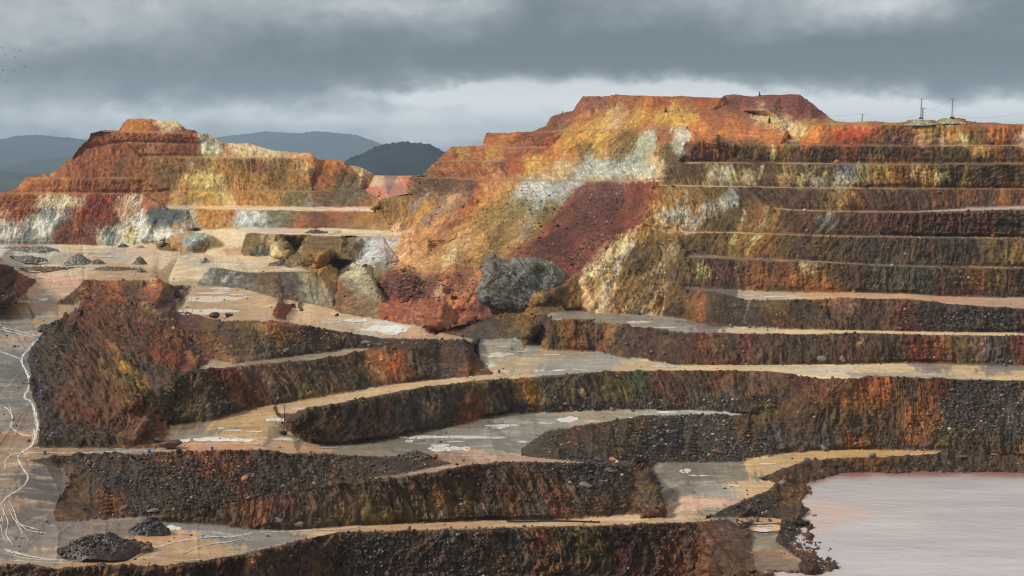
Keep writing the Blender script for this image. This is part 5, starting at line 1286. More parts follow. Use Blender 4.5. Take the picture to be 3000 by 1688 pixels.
BIG = """D 1525,540,40,26 dark|larger of two dark boulders side by side on the edge of the puddled shelf
D 1618,536,36,20 dark|flat dark boulder on the shelf edge right beside a larger dark boulder
D 2190,770,36,26 brown|rounded brown boulder at the foot of the rubble ridge above the pale path
D 2003,792,26,18 grey|smaller grey boulder left of a rounded brown one on the ridge path
E 180,735,36,22 grey|grey boulder on top of the long rubble ridge near its middle
D 1670,1178,26,22 maroon|cube shaped dark boulder at the cliff foot beside the ochre road
G 1205,512,78,42 maroon|huge slab of brown rock lying beside the long white puddle
G 1128,482,38,20 dark|dark block leaning behind the huge brown slab
G 880,966,46,24 brown|pinkish boulder at the foot of the black rubble slope, upper of a touching pair
G 932,1003,42,26 brown|pinkish boulder just below another at the foot of the black rubble slope
G 1090,985,46,18 grey|flat grey slab at the foot of the black slope above the grey path
G 1500,962,32,28 maroon|maroon boulder blocking the start of the narrow ramp path
G 1965,1062,46,36 grey|largest rounded grey boulder beside the lowest road
G 1887,1050,28,24 brown|pale pinkish boulder touching the largest grey boulder by the lowest road
G 1818,1080,34,26 maroon|rusty boulder furthest left in the boulder cluster by the lowest road
G 1905,1096,24,18 dark|small dark boulder under the pinkish one in the roadside cluster
G 2115,1080,46,20 grey|long flat grey boulder lying apart beside the lowest road
G 2255,1050,28,26 dark|dark boulder on the slope right of the long flat grey one
G 1730,748,24,24 orange|single orange boulder in the black rubble slope
G 722,1360,34,20 dark|dark pointed rock on the rim at the bottom of the view, left part
G 200,1376,22,14 dark|small dark rock on the bottom rim, leftmost there
H 325,452,40,18 dark|dark flat boulder at the foot of the ribbed cliff above the long white puddle
H 680,375,36,20 dark|black boulder with a wet top at the cliff foot, left of a leaning slab
H 760,345,32,22 dark|leaning dark slab at the cliff foot beside a wet black boulder
H 865,627,13,12 dark|small dark block standing alone on the pinkish path
H 668,602,24,18 brown|brown boulder at the tip of the black rubble tongue
H 1660,988,42,28 brown|brown boulder near the foot of the slope with a grey cap stone behind
H 1687,945,28,14 grey|light grey stone resting just above a brown boulder near the lowest road
H 1822,620,44,28 dark|dark square boulder at the top of the spur
H 1568,712,36,26 brown|rounded reddish boulder on the spur rubble, left of the grey slabs
H 1730,800,60,24 grey|broad grey slab in the middle of the spur rubble
H 1900,705,48,20 brown|flat brown slab lying near the end of the spur
H 1615,660,28,24 dark|dark boulder near the crest of the spur rubble
H 1925,615,30,18 orange|tan pointed stone beside the dark square boulder on the spur
H 2205,1003,40,22 dark|black wet boulder at the foot of the spur nose by the road
H 1952,336,16,12 dark|black stone on the rim above the grey floor
I 715,532,42,32 dark|big dark boulder at the back of the pond road, left of a reddish one
I 838,546,46,26 maroon|reddish brown boulder between a big dark and a round grey one, pond road
I 1002,536,46,28 grey|round grey brown boulder standing alone on the pond road
I 1715,505,46,28 maroon|purplish boulder at the foot of the orange scree by the pond road
I 1348,592,28,18 grey|pointed grey boulder on the rim between road and pond
I 882,622,28,22 grey|pale grey boulder on the rim where the pond bank turns
I 695,782,38,22 grey|grey boulder on the outer bank of the pond beside the muddy floor
I 390,946,30,22 dark|dark boulder at the left end of the low bank by the pink mud
I 468,970,34,28 maroon|purplish boulder leaning on the low bank right of the pink mud
I 537,914,24,16 maroon|small purplish rock on the low bank beside the pond inlet
I 655,946,26,16 maroon|dark red stone at the waterline of the small inlet
I 530,1046,22,20 dark|dark block on the jetty road, first of two before the pond
I 617,1048,20,16 dark|dark block on the jetty road nearest the pond spit
I 250,565,44,20 brown|brown boulder low in the grey rubble behind the pond floor
I 25,572,32,26 maroon|maroon boulder at the left end of the grey rubble bank
I 1975,603,38,16 brown|flat brown rock on the pond rim toward the dark scree
I 2205,590,30,16 grey|whitish pointed rock on the pond rim below the dark scree
F 980,848,34,32 grey|tall pale streaked boulder at the foot of the red and brown bench
F 1135,852,28,34 grey|upright light topped boulder standing on the pale road
C 2080,616,36,22 dark|large dark block high on the second bench near its end
C 2213,634,26,18 dark|dark block on the second bench right of the largest one
C 1822,661,24,12 maroon|maroon rock at the back of the second bench
C 1970,658,26,10 dark|low flat rock at the edge of the second bench
C 2188,528,26,16 maroon|dark red rock on the top bench left of a tan one
C 2228,530,22,17 orange|tan rock on the top bench touching a dark red one
C 1577,535,22,10 brown|brown rock on the top bench below the red soil
C 1085,661,26,17 orange|rusty rounded rock at the edge of the second bench
C 1310,824,26,19 maroon|dark rock at the foot of the blue grey stained bench
C 880,1145,18,17 orange|pale orange rock lying on dark scree of a middle bench
C 2195,1182,24,13 orange|rusty rock at the outer rim of a middle bench
C 815,1335,22,12 grey|grey rock among stones on a lower bench beside orange scree
C 1176,1330,17,14 dark|dark rock on the lower bench floor alone
E 740,362,38,26 red|large flat red block in front of the boulder heap
E 790,410,36,22 maroon|maroon block at the lower edge of the boulder field
E 825,248,26,17 red|red boulder at the back of the boulder field
E 435,220,30,17 red|long red boulder topping the heap of fallen rocks
E 165,190,20,18 brown|single brown boulder beside the white washed floor
E 1045,420,32,28 orange|orange rock leaning against the huge grey outcrop
E 485,335,40,18 red|light red flat block in the middle of the boulder heap
A 1385,1138,26,14 maroon|dark red rock on the sandy shelf under the left hill
D 505,682,14,10 dark|small dark rock on the brown patch in the black rubble
G 575,340,14,10 orange|small orange stone on the black rubble beside the road"""
for ln in BIG.splitlines():
    head, label = ln.split('|')
    letter, nums, mat = head.split()
    x, y, rx, ry = [float(t) for t in nums.split(',')]
    boulder(letter, x, y, rx, ry, mat, label)
for _ in range(78):                                        # the heap of fallen rocks under the scree
    a, r_ = rnd.uniform(0, 2 * math.pi), math.sqrt(rnd.random())
    x, y = 430 + 165 * r_ * math.cos(a), 342 + 95 * r_ * math.sin(a)
    s_ = rnd.uniform(9, 21)
    boulder('E', x, y, s_, s_ * rnd.uniform(0.6, 0.9), rnd.choice(('red', 'red', 'maroon', 'maroon', 'brown')), 'dark red boulder in the heap of fallen rocks below the scree', 'fallen red boulders in the pit corner')
SETS = [("G 1680,620 1800,640 2000,690 2200,780", 16, 8, 16, ('dark', 'grey', 'brown'), 'stone in the black rubble slope under the stream road', 'stones in the black rubble slope'),
        ("H 1450,1170 1900,1215 2400,1205", 0, 8, 16, ('dark',), '', ''),
        ("E 1450,1190 1600,1195 1800,1180 2000,1190 2200,1170 2400,1180", 40, 9, 20, ('brown', 'grey', 'dark'), 'pinkish grey stone in the talus at the back of the grey quarry floor', 'stones at the foot of the middle cliff'),
        ("H 2180,330 2150,420 2250,470 2350,430 2280,350 2200,520", 34, 10, 20, ('dark', 'grey', 'brown'), 'grey stone in the big heap above the muddy floor', 'stones of the big rubble heap'),
        ("I 60,400 250,480 450,520 600,560", 30, 8, 18, ('brown', 'grey', 'dark'), 'stone in the grey talus behind the pond road', 'stones of the talus by the pond road'),
        ("H 1450,690 1700,740 1850,790 1950,700 1650,640", 28, 10, 22, ('brown', 'grey', 'dark'), 'stone in the loose rubble on the spur', 'stones on the rubble spur'),
        ("D 1420,1230 1550,1180 1500,1260", 12, 10, 20, ('grey', 'dark'), 'grey block at the foot of the green stained cliff', 'blocks under the green stained cliff'),
        ("H 100,1130 600,1112 1000,1105 1500,1095 2300,1078", 24, 7, 13, ('dark', 'grey'), 'dark stone on the outer rim of the lowest road', 'rim stones of the lowest road'),
        ("E 1000,455 1150,470 1300,478 1450,468", 18, 8, 18, ('brown', 'grey', 'orange'), 'stone lying at the foot of the huge grey outcrop', 'stones under the grey outcrop'),
        ("F 2150,800 2300,870 2200,880", 12, 10, 18, ('dark', 'grey'), 'stone in the small black cone at the back of the pale road', 'stones of the small black cone')]
for path, n_, r0, r1_, mats, label, grp in SETS:
    p_ = parse(path)
    for _ in range(n_):
        i_ = rnd.randrange(len(p_) - 1); t = rnd.random()
        x = p_[i_][0] + t * (p_[i_ + 1][0] - p_[i_][0]); y = p_[i_][1] + t * (p_[i_ + 1][1] - p_[i_][1])
        s_ = rnd.uniform(r0, r1_) * 1.0
        boulder('P', x + rnd.gauss(0, 14), y + rnd.gauss(0, 7 if r0 > 7 else 1.5), s_, s_ * rnd.uniform(0.6, 0.85), rnd.choice(mats), label, grp)
def boulder_scale_fix(): pass
# ---- the huge grey outcrop
OUT = [(a, b) for a, b, _ in parse("E 985,300 1010,200 1025,140 1060,105 1092,110 1112,132 1160,140 1300,150 1420,158 1492,167 1522,197 1572,262 1576,305 1545,350 1525,425 1440,490 1240,510 1140,490 1040,475 990,430 975,380 965,342")]
_D = float(hitc('E', 1250, 468).y) - 7
_c = np.array((pt('E', 1270, 300)))
oo = []
for (x0, y0), (x1, y1) in zip(OUT, OUT[1:] + OUT[:1]):
    n = max(1, int(math.hypot(x1 - x0, y1 - y0) / 3))
    oo += [(x0 + (x1 - x0) * k / n, y0 + (y1 - y0) * k / n) for k in range(n)]
oo = np.array(oo); n = len(oo)
R_ = 60
rings = []
for side in (1, -1):
    for k in range(R_ + 1):
        s_ = k / R_ if side == 1 else 1 - k / R_
        if side == -1 and k == 0: continue
        xy = _c + (oo - _c) * s_
        d = side * 9.0 * math.sqrt(max(0, 1 - s_ ** 9))
        up_ = (470 - xy[:, 1]) ; lean_ = np.clip((xy[:, 1] - oo[:, 1].min()) / (oo[:, 1].max() - oo[:, 1].min()), 0, 1)
        rings.append(pos(xy[:, 0], xy[:, 1], np.full(n, _D + 9) - d - (lean_ - 0.4) * 8 * (1 if side == 1 else 0)))
V = np.concatenate(rings); a = []
for k in range(len(rings) - 1):
    i = np.arange(n); j = (i + 1) % n
    a += [np.stack([k * n + i, k * n + j, (k + 1) * n + i], 1), np.stack([k * n + j, (k + 1) * n + j, (k + 1) * n + i], 1)]
T = np.concatenate(a)
no, _f = vnormals(V, T)
qq = V.astype(np.float32)
if np.mean((no[:n * 20] @ np.array((0, -1, 0)))) < 0: T = T[:, ::-1]; no = -no
V = V + no * (1.6 * fbm(qq / 7, 3, 401, 0.5) + 0.9 * fbm((qq + 0.8 * qq[:, [2, 0, 0]]) / np.array((2.4, 2.4, 1.4), np.float32), 4, 405, 0.6, True))[:, None]
for sz_, am_ in ((7.0, 2.4), (3.2, 1.1)):                # broken blocks
    d_, r_ = cells(qq / sz_, int(sz_ * 10)); V = V + no * ((r_ - 0.5) * am_)[:, None]
t_ = np.clip(0.5 + 0.9 * fbm(qq / 5.5, 4, 411, 0.6), 0, 1)[:, None]; t2_ = smooth(0.05, 0.5, fbm(qq / 4, 4, 417, 0.65))[:, None]
c_ = np.array(srgb(128, 132, 130)) * t_ + np.array(srgb(104, 92, 68)) * (1 - t_)
c_ = c_ * (1 - 0.6 * t2_) + np.array(srgb(132, 100, 62)) * 0.6 * t2_
c_ = c_ * np.exp(1.0 * fbm((qq + 0.9 * qq[:, [2, 0, 0]]) / np.array((2.2, 2.2, 1.0), np.float32), 4, 421, 0.65))[:, None]
link(tag(bpy.data.objects.new('rock_outcrop', make_mesh('rock_outcrop', V, T, {'rock_colour': c_}, MAT_WALL)), 'huge blue grey rock outcrop standing at the foot of the red scree', 'rock'))
# ---- heaps of tipped spoil
def heap(letter, x, y, rx, h, col, label, seed, depth=0.8, peak=1.2, flat=0.0, rough=1.0, stones=0):
    g0 = hitc(letter, x, y, n=4)
    m_ = g0.y / F_PX * S_
    R1, H1 = rx * m_, h * m_
    n_a, n_r = (150, 70) if rx > 100 else (90, 40)
    aa = np.linspace(0, 2 * math.pi, n_a, endpoint=False); rr = np.linspace(0, 1, n_r)
    A_, R2 = np.meshgrid(aa, rr)
    xx, yy = (R2 * np.cos(A_)).ravel(), (R2 * np.sin(A_)).ravel()
    lx, ly = xx * R1, yy * R1 * depth
    q_ = np.stack([lx, ly, lx * 0 + seed * 7.7], -1).astype(np.float32)
    w_ = 1 + 0.35 * fbm(q_ / max(R1, 1e-3) * 1.6, 3, seed)
    z_ = np.maximum(0, 1 - (np.hypot(xx, yy) * w_ - flat) / (1 - flat)) ** peak
    z_ = np.minimum(z_, 1) * H1 * (1 + 0.4 * fbm(q_ / max(R1, 1e-3) * 2.2 + 5, 3, seed + 1))
    d_, r_ = cells(q_ / (0.55 * max(m_ / 0.055, 1)), seed)
    z_ += (np.maximum(0, 0.55 - d_) * 0.9 + 0.25 * fbm(q_ / 0.9, 3, seed + 2)) * np.minimum(1, z_ / (0.25 * H1 + 1e-6)) * max(m_ / 0.055, 1) * 1.6 * rough
    z_ -= (np.hypot(xx, yy) > 0.97) * 0.6
    V = np.stack([lx, ly, z_ - 0.1], -1)
    i = np.arange(n_a); j = (i + 1) % n_a
    T = np.concatenate([np.concatenate([np.stack([k * n_a + i, (k + 1) * n_a + i, k * n_a + j], 1), np.stack([k * n_a + j, (k + 1) * n_a + i, (k + 1) * n_a + j], 1)]) for k in range(n_r - 1)])
    c_ = np.tile(np.array(srgb(*col)), (len(V), 1)) * (np.exp(0.35 * fbm(q_ / 3, 3, seed + 5)) * (0.45 + 1.1 * r_ ** 2))[:, None]
    if stones:                                             # broken rock lying on the heap, part of it
        g_ = np.random.default_rng(seed); ids = g_.choice(len(V), stones)
        vs, ts, cs, o_ = [V], [T], [c_], len(V)
        for i_ in ids:
            if math.hypot(xx[i_], yy[i_]) > 0.9: continue
            co, tr = shapes[g_.integers(10)]
            sz = min(1.6, math.exp(g_.normal(-0.75, 0.5))) * max(m_ / 0.055, 1)
            a = g_.uniform(0, 6.28); R3 = np.array(((math.cos(a), -math.sin(a), 0), (math.sin(a), math.cos(a), 0), (0, 0, 1)))
            vs.append((co * sz) @ R3.T + V[i_] + np.array((0, 0, 0.15 * sz))); ts.append(tr + o_); o_ += len(co)
            cs.append(np.tile(np.array(srgb(*col)) * math.exp(g_.normal(0.05, 0.5)), (len(co), 1)))
        V, T, c_ = np.concatenate(vs), np.concatenate(ts), np.concatenate(cs)
    o = bpy.data.objects.new('spoil_heap', make_mesh('spoil_heap', V, T, {'rock_colour': c_}, MAT_STONE))
    o.location = g0
    return link(tag(o, label, 'heap'))
heap('A', 570, 1385, 120, 78, (120, 118, 104), 'grey green cone of spoil on the pale flats', 1, 0.7)
heap('A', 690, 1385, 70, 28, (112, 100, 82), 'low brownish heap joining the grey cone on its right side', 12, 0.7, 0.9)
heap('A', 870, 1266, 48, 20, (92, 78, 66), 'small dark heap on the ochre flats at the foot of the red hill', 2)
heap('A', 992, 1270, 38, 12, (170, 140, 100), 'small sandy heap right of a dark heap on the flats', 3)
heap('A', 990, 1388, 60, 52, (112, 84, 70), 'brown heap of rubble at the head of the sandy ramp', 4, 0.7)
heap('A', 150, 1372, 190, 46, (120, 116, 106), 'long low grey bank of spoil left of the grey cone', 5, 0.3, 0.6)
heap('A', 180, 1298, 260, 36, (132, 128, 120), 'long grey bank at the foot of the red hill', 6, 0.25, 0.5)
heap('D', 400, 224, 320, 24, (118, 92, 56), 'long brown berm along the near edge of the wet flats', 7, 0.14, 0.5)
heap('D', 830, 222, 180, 22, (112, 92, 60), 'brown berm continuing toward the dark plateau edge', 8, 0.2, 0.5)
heap('D', 1000, 236, 42, 32, (104, 98, 82), 'small grey heap at the end of the brown berm', 9)
heap('D', 1300, 394, 105, 34, (104, 88, 70), 'low dark heap at the back of the puddled shelf', 10, 0.35, 0.7)
heap('G', 1050, 1140, 165, 88, (58, 52, 50), 'small black heap of rock beside the white stream on the lowest road', 11, 0.55, 0.9, 0, 1.0, 160)
heap('G', 690, 1280, 300, 135, (66, 50, 40), 'large brown and black heap in the bend of the lowest road', 13, 0.7, 0.8, 0.1, 1.0, 420)
heap('G', 960, 1262, 130, 70, (100, 72, 48), 'low brown heap adjoining the large heap on its road side', 18, 0.6, 0.9, 0, 1.0, 120)
heap('H', 520, 610, 130, 42, (88, 76, 66), 'dark heap between the grey floor and the black rubble tongue', 14, 0.5, 0.9, 0, 1.0, 160)
heap('A', 2000, 1392, 110, 40, (98, 72, 60), 'dark reddish heap of blocks on the pale shelf', 15, 0.4, 0.7)
heap('A', 2240, 1168, 90, 26, (104, 70, 60), 'red brown heap on the edge of the sandy shelf', 16, 0.4, 0.7)
heap('D', 320, 640, 60, 36, (70, 66, 62), 'black rubble bank on the outer edge of the left road', 17, 0.8, 0.7)
heap('C', 1680, 399, 120, 24, (172, 168, 132), 'greenish grey mound under the double mast on the skyline', 20, 0.7, 0.9, 0.25, 0.1)
heap('C', 1890, 392, 125, 28, (176, 168, 130), 'greenish grey mound under the single far mast on the skyline', 21, 0.7, 0.9, 0.2, 0.1)
# ------------------------------------------------------------------ made things
def tube(bm, a, b, r0, r1=None, n=6):
    a, b = Vector(a), Vector(b); r1 = r0 if r1 is None else r1
    d = (b - a).normalized(); u = d.orthogonal().normalized(); w = d.cross(u)
    A_ = [bm.verts.new(a + (u * math.cos(2 * math.pi * k / n) + w * math.sin(2 * math.pi * k / n)) * r0) for k in range(n)]
    B_ = [bm.verts.new(b + (u * math.cos(2 * math.pi * k / n) + w * math.sin(2 * math.pi * k / n)) * r1) for k in range(n)]
    for k in range(n): bm.faces.new((A_[k], A_[(k + 1) % n], B_[(k + 1) % n], B_[k]))
    bm.faces.new(A_[::-1]); bm.faces.new(B_)
def lathe(bm, prof, n=20):
    rings_ = [[bm.verts.new((r * math.cos(2 * math.pi * k / n), r * math.sin(2 * math.pi * k / n), z)) for k in range(n)] for r, z in prof]
    for A_, B_ in zip(rings_, rings_[1:]):
        for k in range(n): bm.faces.new((A_[k], A_[(k + 1) % n], B_[(k + 1) % n], B_[k]))
    if prof[0][0] > 1e-6: bm.faces.new(rings_[0][::-1])
    if prof[-1][0] > 1e-6: bm.faces.new(rings_[-1])
def part(name, bm, mat, parent=None, label=None):
    me = bpy.data.meshes.new(name); bmesh.ops.recalc_face_normals(bm, faces=bm.faces); bm.to_mesh(me); bm.free(); me.materials.append(mat)
    o = link(bpy.data.objects.new(name, me), parent)
    if label: o['label'] = label
    return o
def empty(name, loc, label, cat, group=None):
    o = bpy.data.objects.new(name, None); o.location = loc; o.empty_display_size = 0.5
    return link(tag(o, label, cat, group))
M_STEEL = simple_mat('galvanised_steel', srgb(120, 112, 104), 0.5, 0.5, 0.3)
M_RUSTPOLE = simple_mat('rust_red_paint', srgb(112, 58, 48), 0.6, 0.4, 0, 0.3, 2)
M_RUBBER = simple_mat('tyre_rubber', srgb(46, 46, 50), 0.75, 0.3, 0, 0.3, 2)
M_CERAM = simple_mat('brown_insulator', srgb(70, 50, 44), 0.3, 0.5)
M_BLUE = simple_mat('blue_plastic', srgb(52, 104, 176), 0.4, 0.5)
M_BLUELID = simple_mat('pale_blue_plastic', srgb(120, 160, 205), 0.4, 0.5)
M_RED = simple_mat('red_painted_steel', srgb(120, 50, 44), 0.5, 0.5, 0, 0.3, 3)
M_BLACKPIPE = simple_mat('black_pipe', srgb(50, 50, 54), 0.45, 0.5)
M_WOOD = simple_mat('weathered_timber', srgb(92, 76, 62), 0.8, 0.2, 0, 0.3, 3)
M_BARK = simple_mat('bark', srgb(82, 64, 50), 0.9, 0.2, 0, 0.3, 3)
M_LEAF = simple_mat('needles', (0.045, 0.07, 0.03), 0.8, 0.2, 0, 0.45, 1.2)
M_WIRE = simple_mat('wire', srgb(90, 92, 96), 0.6, 0.3)
def tyre(parent, R=1.35, h=0.95):
    bm = bmesh.new()
    lathe(bm, [(R * 0.5, 0.06 * h), (R * 0.62, 0), (R * 0.9, 0.0), (R, 0.12 * h), (R, 0.88 * h), (R * 0.9, h), (R * 0.62, h), (R * 0.5, 0.92 * h), (R * 0.5, 0.06 * h)], 28)
    for k in range(28):                                    # tread blocks
        a = 2 * math.pi * (k + 0.5) / 28
        c, s_ = math.cos(a), math.sin(a)
        tube(bm, (R * c, R * s_, 0.1 * h), (R * c, R * s_, 0.9 * h), 0.07, n=4)
    return part('tyre_base', bm, M_RUBBER, parent)
def lattice_mast(letter, x, yb, ytop, label, legs=True, arm=1.6, mat=None, lean=0.0, with_tyre=True, w0=0.45, name='power_mast', lattice_to=1.0):
    g0 = hitc(letter, x, yb, n=4)
    H1 = (yb - ytop) * CROP[letter][2] * g0.y / F_PX
    t = empty(name, g0, label, 'mast')
    mat = mat or M_STEEL
    if with_tyre: tyre(t)
    bm = bmesh.new()
    zt = H1 * lattice_to
    w1 = 0.13
    def leg(sx_, sy_, z):
        k = z / zt; w_ = w0 + (w1 - w0) * min(1, k)
        return Vector((sx_ * w_ + lean * z / H1, sy_ * w_, z))
    for sx_ in (-1, 1):
        for sy_ in (-1, 1): tube(bm, leg(sx_, sy_, 0), leg(sx_, sy_, zt), 0.08, 0.06, 5)
    nseg = max(4, int(zt / 1.3))
    for k in range(nseg):
        z0_, z1_ = zt * k / nseg, zt * (k + 1) / nseg
        for (a1, b1), (a2, b2) in (((-1, -1), (1, -1)), ((1, -1), (1, 1)), ((1, 1), (-1, 1)), ((-1, 1), (-1, -1))):
            tube(bm, leg(a1, b1, z0_), leg(a2, b2, z1_), 0.035, n=4)
    part('lattice_frame' if lattice_to > 0.99 else 'lattice_foot', bm, mat, t)
    if lattice_to < 0.99:
        bm = bmesh.new(); tube(bm, (lean * lattice_to, 0, zt - 0.5), (lean, 0, H1), 0.17, 0.13, 8); part('pole', bm, mat, t)
    if arm:
        bm = bmesh.new(); tube(bm, (-arm + lean, 0, H1 - 0.25), (arm + lean, 0, H1 - 0.25), 0.08, n=6)
        tube(bm, (-arm * 0.6 + lean, 0, H1 - 0.28), (lean, 0, H1 - 1.1), 0.05, n=5); tube(bm, (arm * 0.6 + lean, 0, H1 - 0.28), (lean, 0, H1 - 1.1), 0.05, n=5)
        part('crossarm', bm, mat, t)
        for k in (-1, 0, 1):
            bm = bmesh.new(); lathe(bm, [(0.05, 0), (0.12, 0.08), (0.06, 0.16), (0.12, 0.24), (0.06, 0.32), (0.10, 0.40), (0.03, 0.46)], 10)
            o = part('insulator', bm, M_CERAM, t); o.location = (k * arm * 0.93 + lean, 0, H1 - 0.18)
    return t, g0 + Vector((lean, 0, H1 + 0.15))
m1, top1 = lattice_mast('M', 1282, 467, 214, 'tall lattice mast in a black tyre, standing with a shorter mast before it')
m2, top2 = lattice_mast('M', 1673, 460, 214, 'tall lattice mast in a black tyre on the farther skyline mound, standing alone')
m3, top3 = lattice_mast('M', 1300, 520, 334, 'shorter lattice mast just before the tall one on the skyline', w0=0.4, arm=1.9, with_tyre=False)
m4, top4 = lattice_mast('M', 541, 497, 406, 'small distant lattice mast on the plateau right of the dark spoil hill', w0=0.35, arm=1.3, with_tyre=False)
m5, top5 = lattice_mast('P', 830.5, 1272, 1168, 'slender rust red pole leaning in a black tyre on the ochre road', arm=0.35, mat=M_RUSTPOLE, lean=0.8, w0=0.3, name='signal_mast', lattice_to=0.22)
m6, top6 = lattice_mast('A', 1281, 1318, 1190, 'thin rust red pole before the white streaked mound on the flats', arm=0, mat=M_RUSTPOLE, w0=0.25, with_tyre=False, name='signal_mast', lattice_to=0.15)
m7, top7 = lattice_mast('B', 268, 910, 878, 'small dark mast in a tyre on the red ramp of the saddle', arm=0.5, w0=0.3, name='signal_mast', lattice_to=0.4)
def cable(a, b, sag, label, r=0.045):
    bm = bmesh.new(); p0 = None
    for k in range(25):
        t = k / 24; q_ = Vector(a).lerp(Vector(b), t) - Vector((0, 0, sag * 4 * t * (1 - t)))
        if p0 is not None: tube(bm, p0, q_, r, n=4)
        p0 = q_
    o = part('power_cable', bm, M_WIRE); tag(o, label, 'cable')
cable(top1 + Vector((1.3, 0, 0)), top2 - Vector((1.3, 0, 0)), 1.2, 'sagging power cable strung between the two tall skyline masts')
cable(top4 + Vector((1.1, 0, 0)), top2 - Vector((1.4, 0, 0.8)), 7, 'long power cable rising from the small mast to the far tall mast')
cable(top4 - Vector((1.1, 0, 0)), Vector(pos(2380, 337, top4.y + 20)), 1.0, 'power cable leaving the small mast toward the dark spoil hill')
cable(top3 + Vector((1.6, 0, 0)), Vector(pos(3120, 285, top3.y - 20)), 9, 'low power cable leaving the shorter mast toward the edge of the view')
def drum(letter, x, y, label, h=1.25, r=0.48, mat=None, lid=None, group=None, cat='drum'):
    g0 = hitc(letter, x, y + 9, n=4, relief=True)
    t = empty('plastic_drum' if mat is None else 'steel_drum', g0 - Vector((0, 0, 0.05)), label, cat, group)
    t.rotation_euler = (rnd.uniform(-0.08, 0.08), rnd.uniform(-0.08, 0.08), rnd.uniform(0, 3))
    bm = bmesh.new(); lathe(bm, [(r * 0.9, 0), (r, 0.05), (r, 0.32 * h), (r * 1.06, 0.35 * h), (r, 0.38 * h), (r, 0.62 * h), (r * 1.06, 0.65 * h), (r, 0.68 * h), (r, 0.93 * h), (r * 0.93, h)], 18); part('body', bm, mat or M_BLUE, t)
    bm = bmesh.new(); lathe(bm, [(r * 0.98, h - 0.03), (r * 1.04, h), (r * 1.04, h + 0.07), (r * 0.8, h + 0.1), (0.15, h + 0.1), (0.13, h + 0.16), (0.0, h + 0.16)], 18); part('lid', bm, lid or M_BLUELID, t)
for L_, x, y, lab in (('D', 538, 553, 'blue drum at the head of the dark slope by the left road'), ('D', 690, 458, 'pale blue drum high on the brown slope near its ridge'), ('D', 280, 706, 'blue drum beside the black rubble where the white stream narrows'),
                      ('D', 232, 790, 'blue drum on the black rubble edge, just below the stream bend'), ('D', 265, 902, 'blue drum amid the black rubble at its widest'), ('D', 297, 1117, 'pale blue drum on the black rubble by the second stream bend'),
                      ('D', 338, 1243, 'bright blue drum low on the black rubble'), ('D', 372, 1408, 'blue drum at the lower end of the black rubble above the bend'), ('G', 318, 578, 'blue drum at the start of the stream road rim, leftmost there'),
                      ('G', 1053, 568, 'blue drum on the rim of the stream road opposite the huge slab'), ('G', 1500, 551, 'blue drum on the rim facing the long white puddle'),
                      ('C', 716, 436, 'blue drum beside the track on the hilltop, left of another'), ('C', 733, 424, 'blue drum beside the track on the hilltop, slightly higher than its neighbour'), ('C', 743, 527, 'white and blue drum on the top bench at the end of the track')):
    drum(L_, x, y, lab, 1.3 if L_ != 'C' else 1.5, 0.5 if L_ != 'C' else 0.6)
drum('H', 485, 1110, 'dark red drum on the inner rim of the lowest road', 1.0, 0.42, M_RED, M_RED)
drum('E', 1118, 942, 'rusty orange drum by the puddle at the end of the dark ridge', 1.2, 0.5, M_RED, M_RED)
drum('I', 382, 1056, 'small red orange drum at the jetty where the hoses begin', 1.0, 0.35, M_RED, M_RED)
def hose(letter, pts, r, mat, label, name, cat, lift=0.0):
    P3 = []
    for (x0, y0), (x1, y1) in zip(pts, pts[1:]):
        for k in range(6): P3.append((x0 + (x1 - x0) * k / 6, y0 + (y1 - y0) * k / 6))
    P3.append(pts[-1])
    P3 = [hitc(letter, x, y, n=4) + Vector((0, 0, r * 0.9 + lift)) for x, y in P3]
    A_ = np.array(P3)
    for _ in range(4): A_[1:-1] = (A_[:-2] + 2 * A_[1:-1] + A_[2:]) / 4
    bm = bmesh.new()
    for a_, b_ in zip(A_, A_[1:]): tube(bm, a_, b_, r, n=7)
    tag(part(name, bm, mat), label, cat)
hose('H', [(1170, 1068), (1300, 1070), (1450, 1064), (1600, 1066), (1830, 1073)], 0.28, M_BLACKPIPE, 'long black pipe lying along the back of the lowest road', 'pipe', 'pipe', 0.1)
hose('I', [(385, 1062), (430, 1082), (500, 1096), (600, 1096), (690, 1088)], 0.2, M_BLACKPIPE, 'upper black hose sagging across the muddy jetty floor', 'hose', 'hose', 0.5)
hose('I', [(360, 1085), (410, 1115), (470, 1142), (560, 1156), (650, 1150), (700, 1152), (760, 1190), (825, 1240)], 0.2, M_BLACKPIPE, 'lower black hose running over the spit into the pond', 'hose', 'hose', 0.5)
def beam(letter, x0, y0, x1, y1, label):
    a, b = hitc(letter, x0, y0, relief=True) + Vector((0, 0, 0.8)), hitc(letter, x1, y1, relief=True) + Vector((0, 0, 0.3))
    bm = bmesh.new(); tube(bm, a, b, 0.28, n=4); tag(part('timber_beam', bm, M_WOOD), label, 'beam')
beam('G', 420, 432, 495, 522, 'dark timber beam leaning at the foot of the rubble by the road')
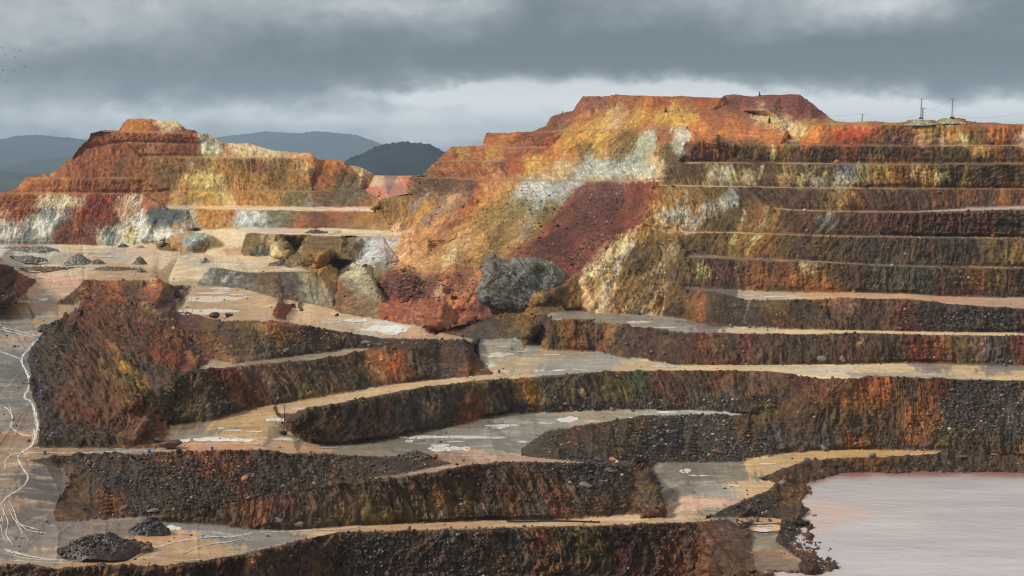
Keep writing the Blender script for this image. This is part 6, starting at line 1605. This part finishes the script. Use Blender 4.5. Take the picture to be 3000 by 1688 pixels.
# ---- trees and bushes on the hills
def tree(letter, x, yb, h, w, label, shape='cone', n=420):
    g0 = hitc(letter, x, yb, n=4, relief=True)
    m_ = g0.y / F_PX * S_
    H1, W1 = h * m_, w * m_
    t = empty('pine_tree' if shape == 'cone' else 'bush', g0 - Vector((0, 0, 0.2)), label, 'tree' if shape == 'cone' else 'bush')
    bm = bmesh.new(); p0 = Vector((0, 0, 0)); r0 = 0.035 * H1
    for k in range(5):
        p1 = p0 + Vector((rnd.uniform(-0.02, 0.02) * H1, rnd.uniform(-0.02, 0.02) * H1, 0.19 * H1)); r1_ = r0 * 0.75
        tube(bm, p0, p1, r0, r1_, 7)
        if k:
            for _ in range(3):
                a = rnd.uniform(0, 6.28); tube(bm, p1, p1 + Vector((math.cos(a), math.sin(a), 0.35)) * W1 * 0.35 * (1 - k / 7), r1_ * 0.4, r1_ * 0.15, 4)
        p0, r0 = p1, r1_
    part('trunk', bm, M_BARK, t)
    bm = bmesh.new()
    for _ in range(n):
        z = rnd.random() ** 1.2
        wr = (1 - z) ** 0.8 * 0.95 + 0.08 if shape == 'cone' else math.sqrt(max(0.02, 1 - (2 * z - 1) ** 2))
        a = rnd.uniform(0, 6.28); rr_ = W1 * 0.5 * wr * math.sqrt(rnd.random()) * (1 + 0.35 * math.sin(3 * a + z * 9) + 0.2 * math.sin(7 * a - z * 5))
        c = Vector((rr_ * math.cos(a), rr_ * math.sin(a), H1 * (0.16 + 0.84 * z)))
        s_ = 0.05 * H1 * rnd.uniform(0.7, 1.5)
        d1_ = Vector((rnd.gauss(0, 1), rnd.gauss(0, 1), rnd.gauss(0, 1))).normalized(); d2_ = d1_.orthogonal().normalized()
        bm.faces.new([bm.verts.new(c + d1_ * s_), bm.verts.new(c + d2_ * s_ * 0.6), bm.verts.new(c - d1_ * s_), bm.verts.new(c - d2_ * s_ * 0.6)])
    part('crown', bm, M_LEAF, t)
tree('C', 543, 196, 34, 14, 'small pointed conifer alone on the hilltop skyline')
tree('C', 250, 534, 56, 50, 'rounded dark green bush on the rim of the second bench', 'bush')
tree('C', 613, 393, 46, 30, 'young pine tree below the sandy cone on the hillside')
tree('B', 2295, 314, 36, 26, 'small pine tree on the ochre rim of the right hill, the larger of two')
tree('B', 2385, 304, 18, 20, 'tiny bush on the ochre rim right of a small pine', 'bush', 200)
tree('B', 1560, 300, 16, 30, 'low dark bush on the reddish flank under the flat hilltop', 'bush', 200)
tree('B', 2080, 235, 18, 26, 'low bush on the flat hilltop above the ochre band', 'bush', 200)
tree('C', 330, 250, 24, 40, 'dark shrub at the foot of the spoil hill on its left', 'bush', 200)
# ---- birds
M_BIRD = simple_mat('bird', (0.03, 0.03, 0.035), 0.8, 0.2)
def bird(x, y, label):
    c = Vector(pos(x, y, 330.0))
    bm = bmesh.new(); lathe(bm, [(0.0, -0.16), (0.05, -0.08), (0.065, 0.02), (0.04, 0.12), (0.0, 0.2)], 8)
    bmesh.ops.rotate(bm, verts=bm.verts, cent=(0, 0, 0), matrix=Matrix.Rotation(math.pi / 2, 3, 'Y'))
    o = part('bird', bm, M_BIRD); tag(o, label, 'bird', 'birds over the red hill'); o.location = c
    for s_ in (-1, 1):
        bm = bmesh.new()
        f = [bm.verts.new(v) for v in ((0.08, s_ * 0.03, 0.02), (0.04, s_ * 0.28, 0.14), (-0.02, s_ * 0.48, 0.10), (-0.08, s_ * 0.26, 0.11), (-0.08, s_ * 0.03, 0.0))]
        g_ = [bm.verts.new(v.co + Vector((0, 0, 0.015))) for v in f]
        bm.faces.new(f); bm.faces.new(g_[::-1])
        for k in range(5): bm.faces.new((f[k], f[(k + 1) % 5], g_[(k + 1) % 5], g_[k]))
        part('wing', bm, M_BIRD, o)
    o.rotation_euler = (rnd.uniform(-0.4, 0.4), 0, rnd.uniform(0, 6))
for x, y in ((6, 141), (41, 146), (61, 149), (44, 169), (17, 162), (73, 196), (9, 207), (41, 207), (18, 241)):
    bird(x, y, 'tiny dark bird flying under the grey clouds')
print('things', time.time() - T0)
